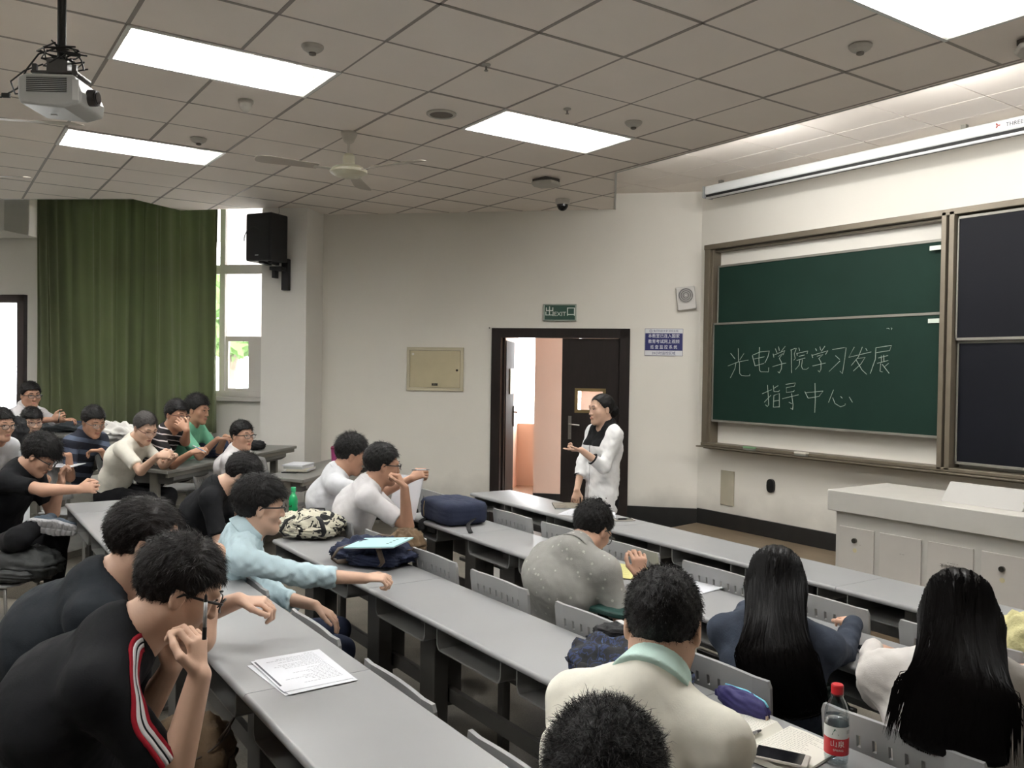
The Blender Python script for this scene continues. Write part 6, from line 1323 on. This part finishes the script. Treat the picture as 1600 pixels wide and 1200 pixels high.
# ---- second row, left
H=V3((-0.442,1.490,1.171)); P=V3((-0.682,1.387,0.491))
figure('man in white T-shirt with spiky hair, holding a pen out over the desk',H,76,16,P,66,shirt=WHT2,pants=PBLK,legs=False,hair=dict(SHORT,top=.022,th=.014,nape=-.06,strands=2600,slen=.035,lift=.018),skin=SKIN_TAN,**MID,arms=dict(R=dict(wrist=V3((0.009,1.703,1.054)),fd=wd(.9,.1,.45),pn=wd(-.1,.6,-.6),curl=.8,thumb=.9,hint=(0,0,-1)),L=dict(wrist=V3((-0.512,1.820,0.800)),fd=wd(1,.2,0),pn=(0,0,-1),hint=(0,0,-1))))
held_pen((0.081,1.669,1.121),(0.148,1.765,1.123),'white pen held level by the spiky-haired man',(mat('pen_white',srgb(200,205,210),.3),mat('pen_grey',srgb(120,120,122),.3)))
H=V3((0.132,1.443,1.166)); P=V3((-0.203,1.379,0.564))
figure('man in white T-shirt and thick glasses, cheek resting on his fist',H,78,6,P,64,shirt=WHT,pants=PBLK,legs=False,glasses='thick',hair=dict(SHORT,top=.008,strands=2600,nape=-.066),fat=1.06,bulk=1.06,skin=SKIN_TAN,folds=.0045,**MID,arms=dict(R=dict(wrist=V3((0.451,1.429,1.068)),fd=wd(-.5,.1,.9),pn=wd(-.8,.1,-.3),curl=1.,thumb=.8,hint=wd(.9,0,-1)),L=dict(wrist=V3((0.171,1.580,0.866)),fd=wd(.1,-.1,-1),pn=wd(-.4,-.3,0),curl=.3,hint=wd(-.3,.4,0))))
# ---- light blue shirt, third row
H=V3((1.096,0.372,1.129)); P=V3((0.974,0.353,0.492))
f11=figure('young man in light blue shirt stretching his arm across the third row desk',H,80,4,P,70,shirt=SKY,sleeve=(1.,.50),collar=(SKY,True),pants=PJEAN,glasses='thick',hair=dict(SHORT,th=.018,top=.018,fringe=.012,front=.05,nape=-.07,strands=6000,slen=.042,lift=.005),skin=SKIN_PALE,folds=.011,h=.0065,hh=.0055,arms=dict(R=dict(sh=wd(0,-.02,-.0),wrist=V3((1.516,0.746,0.841)),fd=wd(.95,.1,.02),pn=wd(0,.2,-1),curl=.85,thumb=.5,hint=(0,0,-1)),L=dict(wrist=V3((1.291,0.557,0.704)),fd=wd(.8,.0,-.45),pn=wd(-.3,0,-1),curl=.35,hint=wd(-.5,0,-1))))
# ---- standing teacher
H=V3((-0.075,3.359,1.472)); P=V3((-0.058,3.365,0.831))
TEAW=cloth('blouse_teacher',srgb(222,222,222))
f14=figure('woman standing by the door in a white blouse with black yoke, pointing left',H,262,2,P,262,shirt=TEAW,sleeve=(1.,.50),female=True,stand=True,pants=PBLK,hem=-.10,scoop=.012,slouch=.0,s=.93,folds=.005,neck=-.025,sh_drop=.075,skin=SKIN_PALE,hair=dict(th=.008,top=.003,front=.086,side=.012,nape=-.05,strands=900,slen=.03,lift=.002,rough=.001),h=.008,hh=.0052,
  arms=dict(L=dict(wrist=V3((0.064,3.059,1.189)),fd=wd(-.95,-.05,.0),pn=wd(0,.2,1.),curl=.8,thumb=.7,point=True,hint=wd(.4,0,-1)),R=dict(wrist=V3((-0.109,3.151,0.830)),fd=wd(-.15,0,-1),pn=wd(.2,.8,0),curl=.25,hint=wd(-.3,.5,0))))
def yoke():
    m=TEAW; N,L,b=nodes_of(m); tc=N.new('ShaderNodeTexCoord'); sp=N.new('ShaderNodeSeparateXYZ'); L.new(tc.outputs['Object'],sp.inputs[0])
    nb=f14['Nb']-f14['O']; rt=f14['rt']; fw_=f14['fw']
    d=N.new('ShaderNodeVectorMath'); d.operation='DOT_PRODUCT'; d.inputs[1].default_value=tuple(rt); s_=N.new('ShaderNodeVectorMath'); s_.operation='SUBTRACT'; s_.inputs[1].default_value=tuple(nb); L.new(tc.outputs['Object'],s_.inputs[0]); L.new(s_.outputs[0],d.inputs[0])
    def M(op,a,b_=None):
        n=N.new('ShaderNodeMath'); n.operation=op
        for i,v in enumerate((a,b_)):
            if v is None: continue
            if isinstance(v,(int,float)): n.inputs[i].default_value=v
            else: L.new(v,n.inputs[i])
        return n.outputs[0]
    ab=M('ABSOLUTE',d.outputs['Value']); inl=M('LESS_THAN',ab,.118); hi=M('GREATER_THAN',sp.outputs['Z'],float(nb[2]-.155)); f=M('MULTIPLY',inl,hi)
    pl=M('LESS_THAN',M('ABSOLUTE',M('SUBTRACT',d.outputs['Value'],.004)),.0028); d2=N.new('ShaderNodeVectorMath'); d2.operation='DOT_PRODUCT'; d2.inputs[1].default_value=tuple(fw_); L.new(s_.outputs[0],d2.inputs[0]); pl=M('MULTIPLY',pl,M('GREATER_THAN',d2.outputs['Value'],0.)); f=M('MAXIMUM',f,pl)
    mx=N.new('ShaderNodeMixRGB'); src=b.inputs['Base Color'].links[0].from_socket; L.new(f,mx.inputs[0]); L.new(src,mx.inputs[1]); mx.inputs[2].default_value=(*srgb(20,20,22),1); L.new(mx.outputs[0],b.inputs['Base Color'])
yoke()
G=Field(); K=f14; G.cap(K['Nb']-A3([0,0,.012]),K['Nb']+A3([0,0,.030]),.062,.055,0,cut_a=True,cut_b=True); G.cap(K['Nb']-A3([0,0,.05]),K['Nb']+A3([0,0,.09]),.056,.049,0,op='-'); G.ell(K['Nb']+K['fw']*.065,(.034,.034,.09),0,op='-'); V,Q=G.surf(.0045); link('collar',np_mesh('collar',V-K['O'],Q),cloth('collar_black',srgb(20,20,22)),K['root'])
G=Field(); T=K['T']; G.ell(T(0,-.118,-.02),(.048,.045,.048),.02); G.ell(T(0,-.09,.0),(.05,.05,.05),.02); G.fn(lambda X,Y,Z,F_: F_+.002*wav(X,Y,Z,140)); V,Q=G.surf(.005); link('hair_bun',np_mesh('hair_bun',V-K['O'],Q),HAIR,K['root'])
for sd in 'LR':
    a=K['AR'][sd]; e=a['E']+(a['W']-a['E'])*.47; n=nrm(a['W']-a['E']); G=Field(); 
    for o_ in (.0,): G.cap(e+n*.0,e+n*.007,.047,.0465,0,cut_a=True,cut_b=True)
    V,Q=G.surf(.004); link('cuff_stripe',np_mesh('cuff_stripe',V-K['O'],Q),cloth('collar_black',(0,0,0)),K['root'])
# ---- grey polo, second row
H=V3((1.788,1.730,1.011)); P=V3((1.607,1.717,0.457))
GP=GPOLO
figure('man in grey dotted polo shirt seen from behind, hand raised over his papers',H,104,34,P,100,shirt=GP,sleeve=(.72,0),collar=(GP,False),pants=PBLK,glasses='thick',hair=dict(SHORT,th=.013,top=.008,strands=5000,slen=.032,lift=.005,nape=-.07),bulk=1.2,slouch=.07,skin=SKIN,h=.0085,hh=.0058,neck=.015,arms=dict(R=dict(wrist=V3((2.046,1.801,0.831)),fd=wd(-.05,.1,1),pn=wd(-.2,.9,0),curl=.7,thumb=.6,hint=wd(.2,-.2,-1)),L=dict(wrist=V3((1.467,2.048,0.669)),fd=wd(.5,.5,0),pn=(0,0,-1),curl=.6,hint=wd(-.6,0,-1))))
def dots(m,c,scale,th_):
    N,L,b=nodes_of(m); tc=N.new('ShaderNodeTexCoord'); v=N.new('ShaderNodeTexVoronoi'); v.inputs['Scale'].default_value=scale; L.new(tc.outputs['Object'],v.inputs['Vector']); q=N.new('ShaderNodeMath'); q.operation='LESS_THAN'; q.inputs[1].default_value=th_; L.new(v.outputs['Distance'],q.inputs[0])
    mx=N.new('ShaderNodeMixRGB'); L.new(q.outputs[0],mx.inputs[0]); L.new(b.inputs['Base Color'].links[0].from_socket,mx.inputs[1]); mx.inputs[2].default_value=(*c,1); L.new(mx.outputs[0],b.inputs['Base Color'])
dots(GPOLO,srgb(180,178,172),26,.16)
# ---- the two women with long hair
def long_hair(f,tail,w0,w1,root,O,n=5200,side=None,m=None,spread=.0):
    T=f['T']; m=m or HAIR_L; H,R=f['H'],f['R']; tail=A3(tail); up=T(0,-.065,-.02); lat=f['rt']; mid=(up+tail)/2+(-f['fw'])*.075
    G=Field(); G.ell(H+R@A3([0,-.016,.036]),A3([.090,.108,.098]),.0,R); G.ell(T(0,-.04,-.03),A3([.088,.075,.10]),.03,R)
    G.cap(up,mid,.062,.052,.05,flat=(w0,(w0+w1)/2),lat=lat); G.cap(mid,tail,.052,.028,.05,flat=((w0+w1)/2,w1),lat=lat)
    Ri=R.T
    def cut(X,Y,Z,F_):
        x=(Ri[0,0]*(X-H[0])+Ri[0,1]*(Y-H[1])+Ri[0,2]*(Z-H[2])); y=(Ri[1,0]*(X-H[0])+Ri[1,1]*(Y-H[1])+Ri[1,2]*(Z-H[2])); z=(Ri[2,0]*(X-H[0])+Ri[2,1]*(Y-H[1])+Ri[2,2]*(Z-H[2]))
        lx=(X-H[0])*lat[0]+(Y-H[1])*lat[1]
        F_=F_+.0022*np.sin(lx*230+np.sin((Z-H[2])*14)*1.2)*.5+.0010*np.sin(lx*610+(Z-H[2])*9)
        part=.004*np.exp(-(x/.004)**2)*(z>.09)
        return np.maximum(F_+part,np.where((y>.045)&(z<.07),(y-.045)*1.,-1.))
    G.fn(cut); V,Q=G.surf(.006); o=link('hair',np_mesh('hair',V-O,Q),m,root)
    # long strands that follow the fall
    bv=BVHTree.FromPolygons([Vector(v) for v in V],[tuple(map(int,q)) for q in Q]); VV=[];TT=[]
    for k in range(n):
        u=RNG.uniform(-1,1); t0=RNG.uniform(0,1); stray=RNG.random()<.05
        pts=[]; back=-f['fw']
        a0=H+R@A3([u*.085,-.03-.07*RNG.random(),.10-.12*t0]); endp=tail+lat*(u*w1*(1.05+spread*RNG.random()))+A3([0,0,RNG.uniform(-.03,.10)])
        side_=RNG.uniform(-.01,.01)+(.04*np.sign(u) if stray else 0)
        ns=7
        for i in range(ns):
            s_=i/(ns-1); ww=w0+(w1-w0)*s_; p=a0*(1-s_)+endp*s_; p=p+back*(.10*math.sin(math.pi*min(s_*1.1,1)))+lat*(u*.02*math.sin(math.pi*s_)+side_*s_)
            hit=bv.find_nearest(Vector(p)); q=A3(hit[0])+A3(hit[1])*(.0012+.004*RNG.random()+(.012*s_ if stray else 0)) if not (stray and s_>.5) else p*.5+A3(hit[0])*.5
            pts.append(q)
        b0=len(VV); wdt=.0011
        for i,q in enumerate(pts):
            tn=pts[min(i+1,ns-1)]-pts[max(i-1,0)]; sd=nrm(np.cross(tn,back))*wdt*(1 if i<ns-1 else .2); VV+= [q-sd,q+sd]
        for i in range(ns-1): a=b0+2*i; TT+=[(a,a+1,a+3),(a,a+3,a+2)]
    s2=link('strands',np_mesh('strands',np.array(VV)-O,np.array(TT)),m,o); s2['kind']='stuff'
H=V3((2.995,1.546,1.039)); P=V3((2.978,1.593,0.460))
f16=figure('woman in denim jacket with long straight black hair, seen from behind',H,126,10,P,118,shirt=DEN,sleeve='long',female=True,collar=(DEN,False),pants=PJEAN,legs=False,hair=None,s=.95,bulk=1.0,folds=.005,h=.0085,hh=.006,face=False,shw=.19,arms=desk_arms(H,P,118,.38,.82,.2,hint=(0,0,-1)))
long_hair(f16,(3.179,1.362,0.701),.088,.115,f16['root'],f16['O'])
H=V3((3.628,1.534,1.086)); P=V3((3.591,1.603,0.479))
f17=figure('woman in white blouse with very long black hair at the right edge',H,128,12,P,120,shirt=BLO,sleeve='long',female=True,collar=(BLO,False),pants=PJEAN,legs=False,hair=None,s=1.,bulk=1.08,folds=.007,h=.0085,hh=.006,face=False,shw=.215,arms=desk_arms(H,P,120,.36,.82,.24,hint=(0,0,-1)))
long_hair(f17,(3.786,1.225,0.840),.098,.118,f17['root'],f17['O'],n=6500,spread=.4)
# ---- cream polo, third row
H=V3((3.518,0.492,1.189)); P=V3((3.457,0.350,0.547))
f18=figure('man in cream polo shirt with mint collar seen from behind',H,128,20,P,108,shirt=CREAM2,sleeve=(.8,0),collar=(MINTC,False),pants=PBLK,legs=False,hair=dict(SHORT,th=.009,top=.004,nape=-.072,strands=11000,slen=.016,lift=.004,wid=.0011,rough=.0015,rand=.25,side=.01),bulk=.98,folds=.0035,scoop=.004,face=False,shw=.178,h=.007,hh=.0045,skin=SKIN_PALE,neck=.015,slouch=.06,arms=desk_arms(H,P,108,.24,.80,.10,hint=(0,0,-1)))
# ---- the crown of hair at the bottom edge
H=V3((3.979,-0.075,1.154)); P=V3((3.920,-0.032,0.673)); P[2]=.62
f19=figure('person with short spiky black hair cut by the bottom edge of the frame',H,134,10,P,110,shirt=BLKT2,pants=PBLK,legs=False,face=False,hair=dict(SHORT,th=.010,top=.006,strands=16000,slen=.020,lift=.012,wid=.0007,rand=.5,rough=.003),floor=.08,h=.0085,hh=.0055,arms=desk_arms(H,P,110,.2,.66,.2,hint=(0,0,-1)))
# ---- two men in black, fourth row
H=V3((2.189,-0.330,1.231)); P=V3((1.891,-0.517,0.586))
f20=figure('man in charcoal T-shirt and black glasses resting his brow on his raised hand',H,80,12,P,76,shirt=BLKT2,sleeve=(.72,0),pants=PBLK,legs=False,glasses='thick',hair=dict(SHORT,rough=.002,th=.011,top=.004,recede=.022,front=.070,nape=-.066,side=.008,strands=12000,slen=.03,lift=.0028,rand=.14,wid=.0011,sweep=(0,.9,-.3)),hairm=HAIR_BR,bulk=1.14,floor=.08,slouch=.09,fat=1.06,neck=.03,folds=.0035,h=.007,hh=.0045,skin=SKIN_PALE,arms=dict(R=dict(wrist=V3((2.359,-0.171,1.218)),fd=wd(-.9,.1,.25),pn=wd(-.2,.1,-.9),curl=.35,thumb=.4,hint=wd(.3,-.1,-1.)),L=dict(wrist=V3((2.118,-0.033,1.000)),fd=wd(1,.1,-.05),pn=wd(0,.1,-1),curl=.7,thumb=.6,hint=wd(-.2,.6,-.6))))
H=V3((2.653,-0.344,1.193)); P=V3((2.474,-0.552,0.574))
f21=figure('man in black T-shirt with red and white sleeve stripes, chin on his hand',H,84,24,P,78,shirt=BLKT,sleeve=(.82,0),pants=PBLK,legs=False,glasses='thick',hair=dict(SHORT,rough=.002,th=.012,top=.010,front=.058,nape=-.068,side=-.002,strands=15000,slen=.034,lift=.0035,rand=.16,wid=.0011),hairm=HAIR_BR,bulk=1.16,floor=.08,slouch=.09,neck=.03,folds=.003,h=.0065,hh=.0042,skin=SKIN_PALE,arms=dict(R=dict(sh=wd(-.045,0,.0),wrist=V3((2.830,-0.338,1.030)),fd=wd(-.15,.15,1),pn=wd(-.8,.2,-.2),curl=.75,thumb=.9,hint=wd(-.3,-.2,-1.)),L=dict(wrist=V3((2.501,-0.326,0.950)),fd=wd(.3,0,.9),pn=wd(.4,-.5,.4),curl=.5,hint=wd(-.2,.4,-1))))
held_pen((2.875,-0.340,1.126),(2.865,-0.334,1.233),'black and silver pen pinched upright beside the glasses of the striped-sleeve man',(mat('pen_clear',(0,0,0)),mat('pen_black',(0,0,0))))
def trim_strip(f,path,bands):
    me=f['shirt'].data; n=len(me.vertices); co=np.empty(n*3); me.vertices.foreach_get('co',co); co=co.reshape(-1,3)+f['O']; bv=BVHTree.FromPolygons([Vector(c) for c in co],[tuple(p.vertices) for p in me.polygons])
    pts=[]; nn=40; path=[A3(p) for p in path]; L=[0]+list(np.cumsum([np.linalg.norm(path[i+1]-path[i]) for i in range(len(path)-1)]))
    for k in range(nn+1):
        s_=L[-1]*k/nn; i=min(int(np.searchsorted(L,s_,side='right'))-1,len(path)-2); t=(s_-L[i])/(L[i+1]-L[i]); p=path[i]*(1-t)+path[i+1]*t; h=bv.find_nearest(Vector(p)); pts.append((A3(h[0]),A3(h[1])))
    sm=[(sum(pts[j][0] for j in range(max(0,k-2),min(nn,k+2)+1))/len(range(max(0,k-2),min(nn,k+2)+1)),pts[k][1]) for k in range(nn+1)]
    off=-sum(b[0] for b in bands)/2; nms=[]
    for wdt,mm,nm in bands:
        VV=[]
        for k,(p,nrm_) in enumerate(sm):
            tn=nrm(sm[min(k+1,nn)][0]-sm[max(k-1,0)][0]); sd=nrm(np.cross(nrm_,tn))
            for o_ in (off,off+wdt):
                h=bv.find_nearest(Vector(p+sd*o_)); VV.append(A3(h[0])+A3(h[1])*.0022)
        Q=np.array([(2*k,2*k+1,2*k+3,2*k+2) for k in range(nn)]); o=link('stripe_trim',np_mesh('stripe_trim',np.array(VV)-f['O'],Q),mm,f['shirt']); s_=o.modifiers.new('s','SOLIDIFY'); s_.thickness=.0015; off+=wdt
SR=cloth('stripe_red',srgb(150,28,42)); SWH=cloth('stripe_white',srgb(206,204,206))
a=f21['AR']['R']; S_=f21['SH']['R']; up_=f21['sp']; E_=a['E']; out=nrm(CR*.9-CF*.5)
trim_strip(f21,[f21['Nb']+f21['rt']*.075+f21['fw']*.06,f21['Nb']*.45+S_*.55+up_*.04+f21['fw']*.05,S_+f21['fw']*.06+up_*.01,S_+(E_-S_)*.35+out*.06,S_+(E_-S_)*.80+out*.06],[(.012,SR,'r'),(.009,SWH,'w'),(.004,BLKT,'b'),(.009,SWH,'w'),(.011,SR,'r')])
